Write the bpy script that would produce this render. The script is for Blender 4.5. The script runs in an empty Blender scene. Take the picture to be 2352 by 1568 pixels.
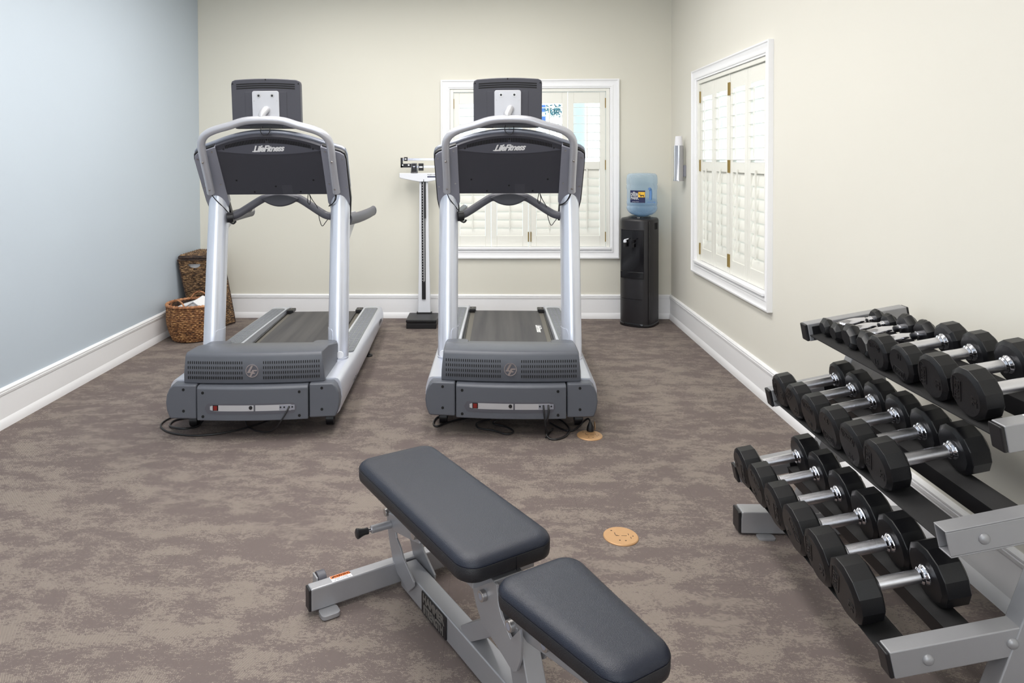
import bpy, bmesh, math, random
from mathutils import Matrix, Vector
R = math.radians
SC = bpy.context.scene
COL = SC.collection

# ------------------------------------------------------------------ camera
FPX, PX, PY, CAMZ = 1614.52, 1067.55, 396.51, 1.44
YAW, PITCH, ROLL = -0.0308443, -0.0196982, -0.0040801
def cam_axes():
    cy, sy = math.cos(YAW), math.sin(YAW)
    r = Vector((cy, -sy, 0)); f = Vector((sy, cy, 0)); u = Vector((0, 0, 1))
    f2 = f*math.cos(PITCH) + u*math.sin(PITCH); u2 = -f*math.sin(PITCH) + u*math.cos(PITCH)
    return r*math.cos(ROLL) + u2*math.sin(ROLL), f2, -r*math.sin(ROLL) + u2*math.cos(ROLL)
_r, _f, _u = cam_axes()
cam = bpy.data.cameras.new('camera'); camo = bpy.data.objects.new('camera', cam); COL.objects.link(camo)
camo.matrix_world = Matrix(((_r.x, _u.x, -_f.x, 0), (_r.y, _u.y, -_f.y, 0), (_r.z, _u.z, -_f.z, CAMZ), (0, 0, 0, 1)))
cam.sensor_width = 36; cam.sensor_fit = 'HORIZONTAL'; cam.lens = FPX/2352*36
cam.shift_x = (1176-PX)/2352; cam.shift_y = -(784-PY)/2352
cam.clip_start = 0.05; cam.clip_end = 100
SC.camera = camo

# ------------------------------------------------------------------ light and exposure
SC.view_settings.view_transform = 'Standard'; SC.view_settings.look = 'None'
SC.view_settings.gamma = 1.0; SC.view_settings.use_curve_mapping = False
SC.view_settings.exposure = 0.0
w = bpy.data.worlds.new('daylight'); SC.world = w; w.use_nodes = True
bg = w.node_tree.nodes['Background']; bg.inputs[0].default_value = (0.90, 0.97, 1.0, 1); bg.inputs[1].default_value = 3.6
XL, XR, YB, YF, ZC = -2.618, 1.652, 6.339, -2.6, 3.05
def area(name, loc, rot, sx, sy, power, col=(1, 1, 1)):
    l = bpy.data.lights.new(name, 'AREA'); l.shape = 'RECTANGLE'; l.size = sx; l.size_y = sy
    l.energy = power; l.color = col
    o = bpy.data.objects.new(name, l); COL.objects.link(o); o.location = loc; o.rotation_euler = rot
    return o
LP = [(-1.3, 4.7), (0.15, 4.7), (-1.25, 3.35), (0.0, 3.35), (-1.2, 1.65), (-0.05, 1.65), (-1.25, -0.9), (0.05, -0.9)]
for i, (x, y) in enumerate(LP):
    area('ceiling_panel_light', (x, y, ZC-0.07), (0, 0, 0), 0.56, 1.16, (17, 17, 18, 17, 14, 13, 8, 6)[i], (1.0, 0.98, 0.955))
# added cool fill light behind the camera, not from a known window
area('front_fill_light', (-0.5, YF+0.15, 1.6), (R(90), 0, 0), 3.4, 2.0, 24, (0.86, 0.93, 1.0))

# ------------------------------------------------------------------ materials
def newmat(name):
    m = bpy.data.materials.new(name); m.use_nodes = True
    return m, m.node_tree, m.node_tree.nodes['Principled BSDF']
def lin(c):
    return tuple(((v/255)/12.92 if v/255 <= 0.04045 else ((v/255+0.055)/1.055)**2.4) for v in c)
def mat(name, rgb, rough=0.5, metal=0.0, noise=0.0, nscale=60, bump=0.0, bscale=400, coat=0.0, spec=0.5):
    m, nt, b = newmat(name)
    c = lin(rgb)
    b.inputs['Base Color'].default_value = (*c, 1); b.inputs['Roughness'].default_value = rough
    b.inputs['Metallic'].default_value = metal; b.inputs['Specular IOR Level'].default_value = spec
    if coat: b.inputs['Coat Weight'].default_value = coat; b.inputs['Coat Roughness'].default_value = 0.15
    tc = nt.nodes.new('ShaderNodeTexCoord')
    if noise:
        n = nt.nodes.new('ShaderNodeTexNoise'); n.inputs['Scale'].default_value = nscale; n.inputs['Detail'].default_value = 4
        nt.links.new(tc.outputs['Object'], n.inputs['Vector'])
        mr = nt.nodes.new('ShaderNodeMapRange'); mr.inputs[3].default_value = 1-noise; mr.inputs[4].default_value = 1+noise
        nt.links.new(n.outputs[0], mr.inputs[0])
        mx = nt.nodes.new('ShaderNodeVectorMath'); mx.operation = 'SCALE'; mx.inputs[0].default_value = c
        nt.links.new(mr.outputs[0], mx.inputs['Scale']); nt.links.new(mx.outputs[0], b.inputs['Base Color'])
    if bump:
        n = nt.nodes.new('ShaderNodeTexNoise'); n.inputs['Scale'].default_value = bscale; n.inputs['Detail'].default_value = 3
        nt.links.new(tc.outputs['Object'], n.inputs['Vector'])
        bp = nt.nodes.new('ShaderNodeBump'); bp.inputs['Strength'].default_value = bump; bp.inputs['Distance'].default_value = 0.002
        nt.links.new(n.outputs[0], bp.inputs['Height']); nt.links.new(bp.outputs[0], b.inputs['Normal'])
    return m
M = {}
M['wall_cream'] = mat('cream_wall_paint', (226, 223, 211), 0.75, noise=0.015, nscale=1.5, bump=0.12, bscale=900)
M['wall_right'] = mat('cream_wallcover', (228, 225, 215), 0.7, noise=0.015, nscale=1.5, bump=0.12, bscale=900)
M['wall_blue'] = mat('pale_blue_wall_paint', (192, 203, 214), 0.55, noise=0.02, nscale=1.5, bump=0.06, bscale=900)
M['ceiling'] = mat('ceiling_paint', (236, 234, 228), 0.9, noise=0.01)
M['trim'] = mat('white_trim_paint', (247, 247, 249), 0.32, noise=0.01)
M['shutter'] = mat('ivory_shutter_paint', (240, 239, 231), 0.4, noise=0.01)
M['brass'] = mat('brushed_brass', (158, 136, 84), 0.45, 0.5, noise=0.1, nscale=200)
M['outlet'] = mat('brass_floor_plate', (200, 158, 114), 0.42, 0.25, noise=0.06, nscale=60)
M['silver'] = mat('silver_blue_paint', (228, 232, 243), 0.29, 0.6, noise=0.02, nscale=15)
M['silver_flat'] = mat('silver_bracket_paint', (196, 196, 200), 0.38, 0.4, noise=0.02, nscale=15)
M['housing'] = mat('console_housing_paint', (132, 136, 148), 0.3, 0.3, noise=0.02)
M['tube'] = mat('brushed_tube', (190, 191, 198), 0.3, 0.4, noise=0.02, nscale=15)
M['grey'] = mat('grey_moulded_plastic', (90, 93, 101), 0.42, 0.0, noise=0.03, nscale=30, bump=0.15, bscale=700)
M['grey_dark'] = mat('dark_grey_moulded_plastic', (84, 84, 92), 0.45, noise=0.03, nscale=30, bump=0.15, bscale=700)
M['bracket'] = mat('grey_painted_plate', (146, 147, 158), 0.4, 0.1, noise=0.02)
M['char'] = mat('charcoal_plastic', (62, 62, 70), 0.5, noise=0.03, nscale=30, bump=0.1, bscale=900)
M['char_light'] = mat('charcoal_plastic_sheen', (90, 91, 101), 0.45, noise=0.03, nscale=30)
M['label_grey'] = mat('embossed_label', (70, 70, 78), 0.5, noise=0.02)
M['black'] = mat('black_plastic', (24, 23, 26), 0.4, noise=0.05, nscale=30)
M['hole'] = mat('dark_vent_interior', (10, 10, 12), 0.8, noise=0.05)
M['rubber'] = mat('black_rubber', (18, 18, 21), 0.38, noise=0.12, nscale=14, bump=0.12, bscale=250, spec=0.45)
M['rubber_mark'] = mat('moulded_rubber_mark', (20, 19, 21), 0.3, noise=0.05)
M['mat_strip'] = mat('rubber_shelf_liner', (30, 29, 30), 0.75, noise=0.35, nscale=900, bump=0.4, bscale=900)
M['rack'] = mat('grey_powder_coat', (160, 160, 163), 0.42, 0.45, noise=0.03, nscale=40, bump=0.1, bscale=700)
M['rackblack'] = mat('black_steel', (22, 21, 24), 0.45, 0.2, noise=0.04)
M['chrome'] = mat('chrome', (225, 225, 232), 0.12, 1.0, noise=0.02)
M['knurl'] = mat('knurled_steel', (232, 232, 238), 0.2, 1.0, noise=0.05, nscale=300, bump=0.22, bscale=1300)
M['screw'] = mat('steel_screw', (185, 182, 180), 0.3, 0.9, noise=0.03)
M['vinyl'] = mat('black_vinyl', (27, 32, 46), 0.35, noise=0.08, nscale=12, bump=0.45, bscale=520, spec=0.45)
M['vinyl_side'] = mat('black_vinyl_border', (26, 26, 31), 0.45, noise=0.08, nscale=12, bump=0.35, bscale=330)
M['bench'] = mat('silver_bench_paint', (164, 164, 168), 0.38, 0.5, noise=0.03, nscale=30, bump=0.1, bscale=700)
M['white'] = mat('white_enamel', (232, 234, 240), 0.35, noise=0.01)
M['cooler'] = mat('black_cooler_plastic', (33, 31, 34), 0.38, noise=0.04, nscale=20)
M['cooler_gloss'] = mat('gloss_black_plastic', (20, 19, 22), 0.12, noise=0.03)
M['paper'] = mat('white_paper', (236, 235, 240), 0.6, noise=0.01)
M['towel'] = mat('white_terry', (240, 240, 242), 0.9, noise=0.02, bump=0.5, bscale=300)
M['steel'] = mat('stainless_steel', (190, 190, 196), 0.22, 0.95, noise=0.05, nscale=30)
M['red'] = mat('red_rocker_switch', (120, 26, 22), 0.35, noise=0.05)
M['orange'] = mat('orange_warning_print', (226, 120, 52), 0.5, noise=0.02)
M['ink'] = mat('black_ink', (26, 26, 30), 0.5, noise=0.02)
M['navy'] = mat('navy_ink', (28, 34, 78), 0.5, noise=0.02)
M['yellow'] = mat('yellow_print', (240, 190, 60), 0.5, noise=0.05)
M['white_ink'] = mat('white_ink', (252, 252, 253), 0.5, noise=0.01)
M['plate_grey'] = mat('embossed_nameplate_letters', (112, 108, 104), 0.45, 0.3, noise=0.05)
M['pad_grey'] = mat('grey_step_pad', (126, 130, 132), 0.7, noise=0.03, nscale=40)
M['deck'] = mat('deck_edge', (108, 104, 96), 0.5, noise=0.06, nscale=40)
M['ext_house'] = mat('pale_blue_siding', (150, 190, 202), 0.8, noise=0.05)
M['ext_col'] = mat('blue_white_column', (160, 200, 210), 0.8, noise=0.05)
M['ext_win'] = mat('blue_window', (34, 88, 160), 0.5, noise=0.05)
M['leaf'] = mat('dark_leaf', (30, 96, 106), 0.7, noise=0.3, nscale=9)
M['ext_ground'] = mat('pale_paving', (205, 210, 212), 0.9, noise=0.05)
M['bark'] = mat('bark', (110, 95, 85), 0.9, noise=0.2)

def carpet():
    m, nt, b = newmat('patterned_carpet'); N = nt.nodes; L = nt.links
    tc = N.new('ShaderNodeTexCoord')
    def noise(scale, detail, rough, sx=1, sy=1, dist=0.0):
        mp = N.new('ShaderNodeMapping'); mp.inputs['Scale'].default_value = (sx, sy, 1)
        L.new(tc.outputs['Object'], mp.inputs['Vector'])
        n = N.new('ShaderNodeTexNoise'); n.inputs['Scale'].default_value = scale; n.inputs['Detail'].default_value = detail
        n.inputs['Roughness'].default_value = rough; n.inputs['Distortion'].default_value = dist
        L.new(mp.outputs[0], n.inputs['Vector']); return n.outputs[0]
    def math_(op, a, bb=None, c=None):
        n = N.new('ShaderNodeMath'); n.operation = op
        for i, v in enumerate((a, bb, c)):
            if v is None: continue
            if isinstance(v, (int, float)): n.inputs[i].default_value = v
            else: L.new(v, n.inputs[i])
        return n.outputs[0]
    patch = noise(5.6, 11, 0.78, 0.8, 1.5, 0.1)
    big = noise(0.9, 3, 0.5, 0.8, 1.4)
    fine = noise(120, 3, 0.85, 0.7, 1.2)
    v = math_('ADD', patch, math_('MULTIPLY', math_('SUBTRACT', big, 0.5), 0.22))
    v = math_('ADD', v, math_('MULTIPLY', math_('SUBTRACT', fine, 0.5), 0.55))
    msk = N.new('ShaderNodeMapRange'); msk.inputs[1].default_value = 0.495; msk.inputs[2].default_value = 0.53
    L.new(v, msk.inputs[0])
    sep = N.new('ShaderNodeSeparateXYZ'); L.new(tc.outputs['Object'], sep.inputs[0])
    # slanted threads, 4.6 mm apart, broken into short dashes
    ph = math_('MULTIPLY', math_('ADD', sep.outputs[0], math_('MULTIPLY', sep.outputs[1], 0.8)), 2*math.pi/0.0046)
    st = math_('MULTIPLY_ADD', math_('SINE', ph), 0.5, 0.5)
    row = math_('MULTIPLY_ADD', math_('SINE', math_('MULTIPLY', sep.outputs[0], 2*math.pi/0.0038)), 0.5, 0.5)
    th = N.new('ShaderNodeMapRange'); th.inputs[1].default_value = 0.42; th.inputs[2].default_value = 0.75; L.new(st, th.inputs[0])
    dash = math_('MULTIPLY', th.outputs[0], math_('MULTIPLY_ADD', row, 0.35, 0.65))
    f = math_('MULTIPLY', msk.outputs[0], dash)
    # weave grain everywhere
    gr = math_('MULTIPLY_ADD', row, 0.22, 0.89)
    gr = math_('MULTIPLY', gr, math_('MULTIPLY_ADD', st, 0.06, 0.97))
    # 50 cm tile seams
    def seam(o):
        a = math_('ABSOLUTE', math_('SUBTRACT', math_('FRACT', math_('MULTIPLY', math_('ADD', o, 20.13), 2.0)), 0.5))
        return math_('GREATER_THAN', a, 0.4975)
    sm = math_('MAXIMUM', seam(sep.outputs[0]), seam(sep.outputs[1]))
    gr = math_('MULTIPLY', gr, math_('MULTIPLY_ADD', sm, -0.14, 1.0))
    base = N.new('ShaderNodeMix'); base.data_type = 'RGBA'
    base.inputs[6].default_value = (*lin((109, 98, 95)), 1); base.inputs[7].default_value = (*lin((166, 156, 143)), 1)
    L.new(f, base.inputs[0])
    tint = N.new('ShaderNodeVectorMath'); tint.operation = 'SCALE'
    L.new(base.outputs[2], tint.inputs[0]); L.new(gr, tint.inputs['Scale'])
    L.new(tint.outputs[0], b.inputs['Base Color']); b.inputs['Roughness'].default_value = 0.8
    b.inputs['Specular IOR Level'].default_value = 0.25
    bp = N.new('ShaderNodeBump'); bp.inputs['Strength'].default_value = 0.35; bp.inputs['Distance'].default_value = 0.001
    L.new(math_('ADD', st, row), bp.inputs['Height']); L.new(bp.outputs[0], b.inputs['Normal'])
    return m
M['carpet'] = carpet()

def belt_mat():
    m, nt, b = newmat('running_belt_rubber'); N = nt.nodes; L = nt.links
    tc = N.new('ShaderNodeTexCoord'); mp = N.new('ShaderNodeMapping'); mp.inputs['Scale'].default_value = (9, 0.35, 1)
    L.new(tc.outputs['Object'], mp.inputs['Vector'])
    n = N.new('ShaderNodeTexNoise'); n.inputs['Scale'].default_value = 1.6; n.inputs['Detail'].default_value = 6
    L.new(mp.outputs[0], n.inputs['Vector'])
    r = N.new('ShaderNodeValToRGB'); r.color_ramp.elements[0].position = 0.3; r.color_ramp.elements[1].position = 0.75
    r.color_ramp.elements[0].color = (*lin((54, 53, 57)), 1); r.color_ramp.elements[1].color = (*lin((90, 88, 88)), 1)
    L.new(n.outputs[0], r.inputs[0]); L.new(r.outputs[0], b.inputs['Base Color']); b.inputs['Roughness'].default_value = 0.6
    return m
M['belt'] = belt_mat()

def wicker(name, lo, mid, hi, sc):
    m, nt, b = newmat(name); N = nt.nodes; L = nt.links
    tc = N.new('ShaderNodeTexCoord'); mp = N.new('ShaderNodeMapping'); mp.inputs['Scale'].default_value = sc
    L.new(tc.outputs['Object'], mp.inputs['Vector'])
    n = N.new('ShaderNodeTexNoise'); n.inputs['Scale'].default_value = 30; n.inputs['Detail'].default_value = 3; n.inputs['Roughness'].default_value = 0.7
    L.new(mp.outputs[0], n.inputs['Vector'])
    r = N.new('ShaderNodeValToRGB'); e = r.color_ramp.elements
    e[0].position = 0.36; e[0].color = (*lin(lo), 1); e[1].position = 0.66; e[1].color = (*lin(hi), 1)
    k = e.new(0.5); k.color = (*lin(mid), 1)
    L.new(n.outputs[0], r.inputs[0]); L.new(r.outputs[0], b.inputs['Base Color']); b.inputs['Roughness'].default_value = 0.6
    return m
M['wicker_brown'] = wicker('honey_wicker', (62, 38, 24), (134, 88, 52), (204, 160, 108), (1.2, 1.2, 3.6))
M['wicker_rim'] = wicker('reddish_wicker_rim', (130, 84, 56), (170, 116, 78), (200, 148, 108), (1, 1, 1))
M['wicker_dark'] = wicker('dark_wicker', (44, 31, 24), (96, 70, 48), (184, 150, 110), (1.1, 1.1, 4.2))
M['wicker_edge'] = wicker('dark_wicker_edge', (34, 26, 24), (58, 42, 36), (96, 74, 56), (1, 1, 1))

def glassy(name, rgb, tint=0.85, rough=0.05, k=0.5):
    """see-through plastic: coloured transparency with a glossy coat by angle"""
    m = bpy.data.materials.new(name); m.use_nodes = True; nt = m.node_tree; N = nt.nodes; L = nt.links
    N.remove(N['Principled BSDF']); out = N['Material Output']
    t = N.new('ShaderNodeBsdfTransparent'); t.inputs[0].default_value = (*lin(rgb), 1)
    d = N.new('ShaderNodeBsdfPrincipled'); d.inputs['Base Color'].default_value = (*lin(rgb), 1); d.inputs['Roughness'].default_value = rough
    lw = N.new('ShaderNodeLayerWeight'); lw.inputs[0].default_value = k
    mr = N.new('ShaderNodeMapRange'); mr.inputs[3].default_value = 1-tint; mr.inputs[4].default_value = 0.75
    L.new(lw.outputs['Facing'], mr.inputs[0])
    mx = N.new('ShaderNodeMixShader'); L.new(mr.outputs[0], mx.inputs[0]); L.new(t.outputs[0], mx.inputs[1]); L.new(d.outputs[0], mx.inputs[2])
    L.new(mx.outputs[0], out.inputs[0])
    return m
M['bottle'] = glassy('blue_clear_plastic', (228, 240, 250), 0.88, 0.04, 0.3)
M['water'] = glassy('clear_water', (214, 235, 249), 0.94, 0.05, 0.2)
M['glass'] = glassy('window_glass', (250, 253, 255), 0.97, 0.02, 0.2)

def emis(name, rgb, s):
    m, nt, b = newmat(name); b.inputs['Base Color'].default_value = (*rgb, 1)
    b.inputs['Emission Color'].default_value = (*rgb, 1); b.inputs['Emission Strength'].default_value = s
    return m
M['diffuser'] = emis('lit_diffuser', (1, 0.97, 0.93), 4.0)

# ------------------------------------------------------------------ mesh helpers
class MB:
    def __init__(s): s.v = []; s.f = []; s.mi = []; s.cur = 0
    def add(s, vs, fs, X=None):
        o = len(s.v)
        for p in vs:
            p = Vector(p)
            if X is not None: p = X @ p if isinstance(X, Matrix) else Vector(X(p))
            s.v.append(tuple(p))
        for f in fs: s.f.append(tuple(i+o for i in f)); s.mi.append(s.cur)
        return s
    def box(s, x0, x1, y0, y1, z0, z1, X=None):
        vs = [(x, y, z) for z in (z0, z1) for y in (y0, y1) for x in (x0, x1)]
        return s.add(vs, [(0, 2, 3, 1), (4, 5, 7, 6), (0, 1, 5, 4), (2, 6, 7, 3), (0, 4, 6, 2), (1, 3, 7, 5)], X)
    def prism(s, poly, d0, d1, X=None):
        """poly in (a,b); extruded along third coordinate d; X maps (a,b,d)"""
        n = len(poly)
        ar = sum(poly[i][0]*poly[(i+1) % n][1]-poly[(i+1) % n][0]*poly[i][1] for i in range(n))
        if ar < 0: poly = poly[::-1]
        vs = [(a, b, d0) for a, b in poly]+[(a, b, d1) for a, b in poly]
        fs = [tuple(range(n))[::-1], tuple(range(n, 2*n))]+[(i, (i+1) % n, n+(i+1) % n, n+i) for i in range(n)]
        return s.add(vs, fs, X)
    def loft(s, rings, cap=True, X=None, close=True):
        n = len(rings[0]); vs = [p for r in rings for p in r]; fs = []
        for k in range(len(rings)-1):
            for i in range(n if close else n-1):
                j = (i+1) % n
                fs.append((k*n+i, k*n+j, (k+1)*n+j, (k+1)*n+i))
        if cap:
            fs.append(tuple(range(n))[::-1]); fs.append(tuple(range((len(rings)-1)*n, len(rings)*n)))
        return s.add(vs, fs, X)
    def lathe(s, prof, n=32, X=None, cap=True, ph=0.0):
        rings = [[(r*math.cos(ph+2*math.pi*i/n), r*math.sin(ph+2*math.pi*i/n), z) for i in range(n)] for r, z in prof]
        return s.loft(rings, cap, X)
    def tube(s, pts, r, n=14, X=None, smooth=0, ry=None, cap=True):
        pts = [Vector(p) for p in pts]
        if smooth:
            q = []
            for i in range(len(pts)-1):
                p0 = pts[max(i-1, 0)]; p1 = pts[i]; p2 = pts[i+1]; p3 = pts[min(i+2, len(pts)-1)]
                for k in range(smooth):
                    t = k/smooth
                    q.append(0.5*((2*p1)+(-p0+p2)*t+(2*p0-5*p1+4*p2-p3)*t*t+(-p0+3*p1-3*p2+p3)*t**3))
            q.append(pts[-1]); pts = q
        T = []
        for i in range(len(pts)):
            a = pts[max(i-1, 0)]; b = pts[min(i+1, len(pts)-1)]; T.append((b-a).normalized())
        up = Vector((0, 0, 1)) if abs(T[0].z) < 0.9 else Vector((1, 0, 0))
        nrm = (up-T[0]*up.dot(T[0])).normalized(); rings = []
        for i, p in enumerate(pts):
            nrm = (nrm-T[i]*nrm.dot(T[i])).normalized(); bi = T[i].cross(nrm)
            rr = r[i*(len(r)-1)//max(len(pts)-1, 1)] if isinstance(r, (list, tuple)) else r
            r2 = ry if ry is not None else rr
            rings.append([tuple(p+nrm*(r2*math.sin(2*math.pi*k/n))+bi*(rr*math.cos(2*math.pi*k/n))) for k in range(n)])
        return s.loft(rings, cap, X)
    def text(s, txt, size, depth, X, shear=0.0, offset=0.0, align='CENTER', spacing=1.0, xs=1.0):
        cu = bpy.data.curves.new('t', 'FONT'); cu.body = txt; cu.size = size; cu.extrude = depth/2; cu.shear = shear
        cu.offset = offset; cu.align_x = align; cu.align_y = 'CENTER'; cu.space_character = spacing; cu.resolution_u = 3
        o = bpy.data.objects.new('t', cu); COL.objects.link(o); bpy.context.view_layer.update()
        me = o.to_mesh()
        vs = [(v.co.x*xs, v.co.y, v.co.z+depth/2) for v in me.vertices]; fs = [tuple(p.vertices) for p in me.polygons]
        o.to_mesh_clear(); bpy.data.objects.remove(o); bpy.data.curves.remove(cu)
        return s.add(vs, fs, X)
    def mesh(s, name, mats, smooth=35, fix=True):
        me = bpy.data.meshes.new(name); me.from_pydata(s.v, [], s.f)
        for m in (mats if isinstance(mats, (list, tuple)) else [mats]): me.materials.append(m)
        for p, k in zip(me.polygons, s.mi): p.material_index = k
        if fix:
            b = bmesh.new(); b.from_mesh(me); bmesh.ops.recalc_face_normals(b, faces=b.faces); b.to_mesh(me); b.free()
        if smooth:
            for p in me.polygons: p.use_smooth = True
            me.set_sharp_from_angle(angle=R(smooth))
        me.update(); return me

def tag(o, label=None, cat=None, group=None, kind=None):
    if label: o['label'] = label
    if cat: o['category'] = cat
    if group: o['group'] = group
    if kind: o['kind'] = kind
    return o
def put(name, mb, mats, parent=None, bevel=0.0, smooth=35, seg=2, ang=35):
    o = bpy.data.objects.new(name, mb.mesh(name, mats, smooth)); COL.objects.link(o)
    if parent is not None: o.parent = parent
    if bevel:
        b = o.modifiers.new('bevel', 'BEVEL'); b.width = bevel; b.segments = seg; b.limit_method = 'ANGLE'; b.angle_limit = R(ang)
        b.harden_normals = True
    return o
def engrave(o, mb, m):
    """surface pattern (slots, recesses, moulded letters) joined into its part's own mesh with a second material"""
    bpy.context.view_layer.update(); dg = bpy.context.evaluated_depsgraph_get()
    me = bpy.data.meshes.new_from_object(o.evaluated_get(dg), depsgraph=dg)
    b = bmesh.new(); b.from_mesh(me); k = len(me.materials); me.materials.append(m)
    vs = [b.verts.new(v) for v in mb.v]
    nf = []
    for f in mb.f:
        try: q = b.faces.new([vs[i] for i in f]); q.material_index = k; q.smooth = False; nf.append(q)
        except ValueError: pass
    bmesh.ops.recalc_face_normals(b, faces=nf); b.to_mesh(me); b.free()
    o.modifiers.clear(); old = o.data; o.data = me; me.name = o.name; bpy.data.meshes.remove(old)
    return o
def empty(name, loc, rz=0.0, **k):
    o = bpy.data.objects.new(name, None); COL.objects.link(o); o.location = loc; o.rotation_euler = (0, 0, rz)
    o.empty_display_size = 0.1
    return tag(o, **k)
def copy_tree(o, parent=None):
    c = o.copy(); COL.objects.link(c); c.parent = parent
    for ch in list(o.children): copy_tree(ch, c)
    return c
def rrect(x0, x1, y0, y1, r, n=5):
    p = []
    for cx, cy, a0 in ((x1-r, y1-r, 0), (x0+r, y1-r, 90), (x0+r, y0+r, 180), (x1-r, y0+r, 270)):
        for k in range(n+1):
            a = R(a0+90*k/n); p.append((cx+r*math.cos(a), cy+r*math.sin(a)))
    return p
def circle(cx, cy, r, n=20): return [(cx+r*math.cos(2*math.pi*i/n), cy+r*math.sin(2*math.pi*i/n)) for i in range(n)]
def frontX(y0): return lambda p: (p[0], y0-p[2], p[1])         # (a,b,d) on a plane facing -y
def disc(mb, x, z, r, y, d, n=16): return mb.prism(circle(x, z, r, n), 0, d, frontX(y))

# ------------------------------------------------------------------ room shell
def struct(name, mb, m, parent=None, **k):
    o = put(name, mb, m, parent, **k)
    if parent is None: o['kind'] = 'structure'
    return o
WT = 0.14
struct('floor', MB().box(XL-WT, XR+WT, YF-WT, YB+WT, -0.05, 0), M['carpet'], smooth=0)
struct('ceiling', MB().box(XL-WT, XR+WT, YF-WT, YB+WT, ZC, ZC+0.05), M['ceiling'], smooth=0)
struct('wall_left', MB().box(XL-WT, XL, YF-WT, YB+WT, 0, ZC), M['wall_blue'], smooth=0)
BWIN = (-0.408, 1.185, 0.543, 2.148)
RWIN = (4.103, 5.632, 0.543, 2.122)
def holed(a0, a1, h):
    u0, u1, z0, z1 = h[0]+0.07, h[1]-0.07, h[2]+0.07, h[3]-0.07
    return [(a0, u0, 0, ZC), (u1, a1, 0, ZC), (u0, u1, 0, z0), (u0, u1, z1, ZC)]
mb = MB()
for a, b, c, d in holed(XL-WT, XR+WT, BWIN): mb.box(a, b, YB, YB+WT, c, d)
struct('wall_back', mb, M['wall_cream'], smooth=0)
mb = MB()
for a, b, c, d in holed(YF-WT, YB, RWIN): mb.box(XR, XR+WT, a, b, c, d)
struct('wall_right', mb, M['wall_right'], smooth=0)
struct('wall_front', MB().box(XL-WT, XR+WT, YF-WT, YF, 0, ZC), M['wall_cream'], smooth=0)

bprof = [(0, 0), (0.024, 0), (0.024, 0.014), (0.021, 0.034), (0.016, 0.046), (0.013, 0.052), (0.013, 0.178), (0.017, 0.180), (0.019, 0.193),
         (0.014, 0.195), (0.014, 0.198), (0.018, 0.200), (0.018, 0.206), (0.010, 0.214), (0, 0.216)]
def baseboard(name, X, a0, a1):
    struct(name, MB().prism([(w_, z) for w_, z in bprof], a0, a1, X), M['trim'], smooth=25)
baseboard('baseboard_left', lambda p: (XL+p[0], p[2], p[1]), YF, YB)
baseboard('baseboard_back', lambda p: (p[2], YB-p[0], p[1]), XL, XR)
baseboard('baseboard_right', lambda p: (XR-p[0], p[2], p[1]), YF, YB)

# ceiling panel fixtures
for i, (x, y) in enumerate(LP):
    t = empty('ceiling_light', (x, y, ZC), label='white recessed ceiling panel light, %s of the %s row' % (('left one', 'right one')[i % 2], ('farthest', 'second', 'third', 'nearest')[i//2]),
              cat='ceiling light', group='ceiling panel lights')
    f = MB()
    for a in ((-0.31, -0.285, -0.61, 0.61), (0.285, 0.31, -0.61, 0.61), (-0.285, 0.285, -0.61, -0.585), (-0.285, 0.285, 0.585, 0.61)): f.box(*a, -0.045, 0)
    put('frame', f, M['white'], t); put('diffuser', MB().box(-0.285, 0.285, -0.585, 0.585, -0.03, -0.015), M['diffuser'], t)

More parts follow.
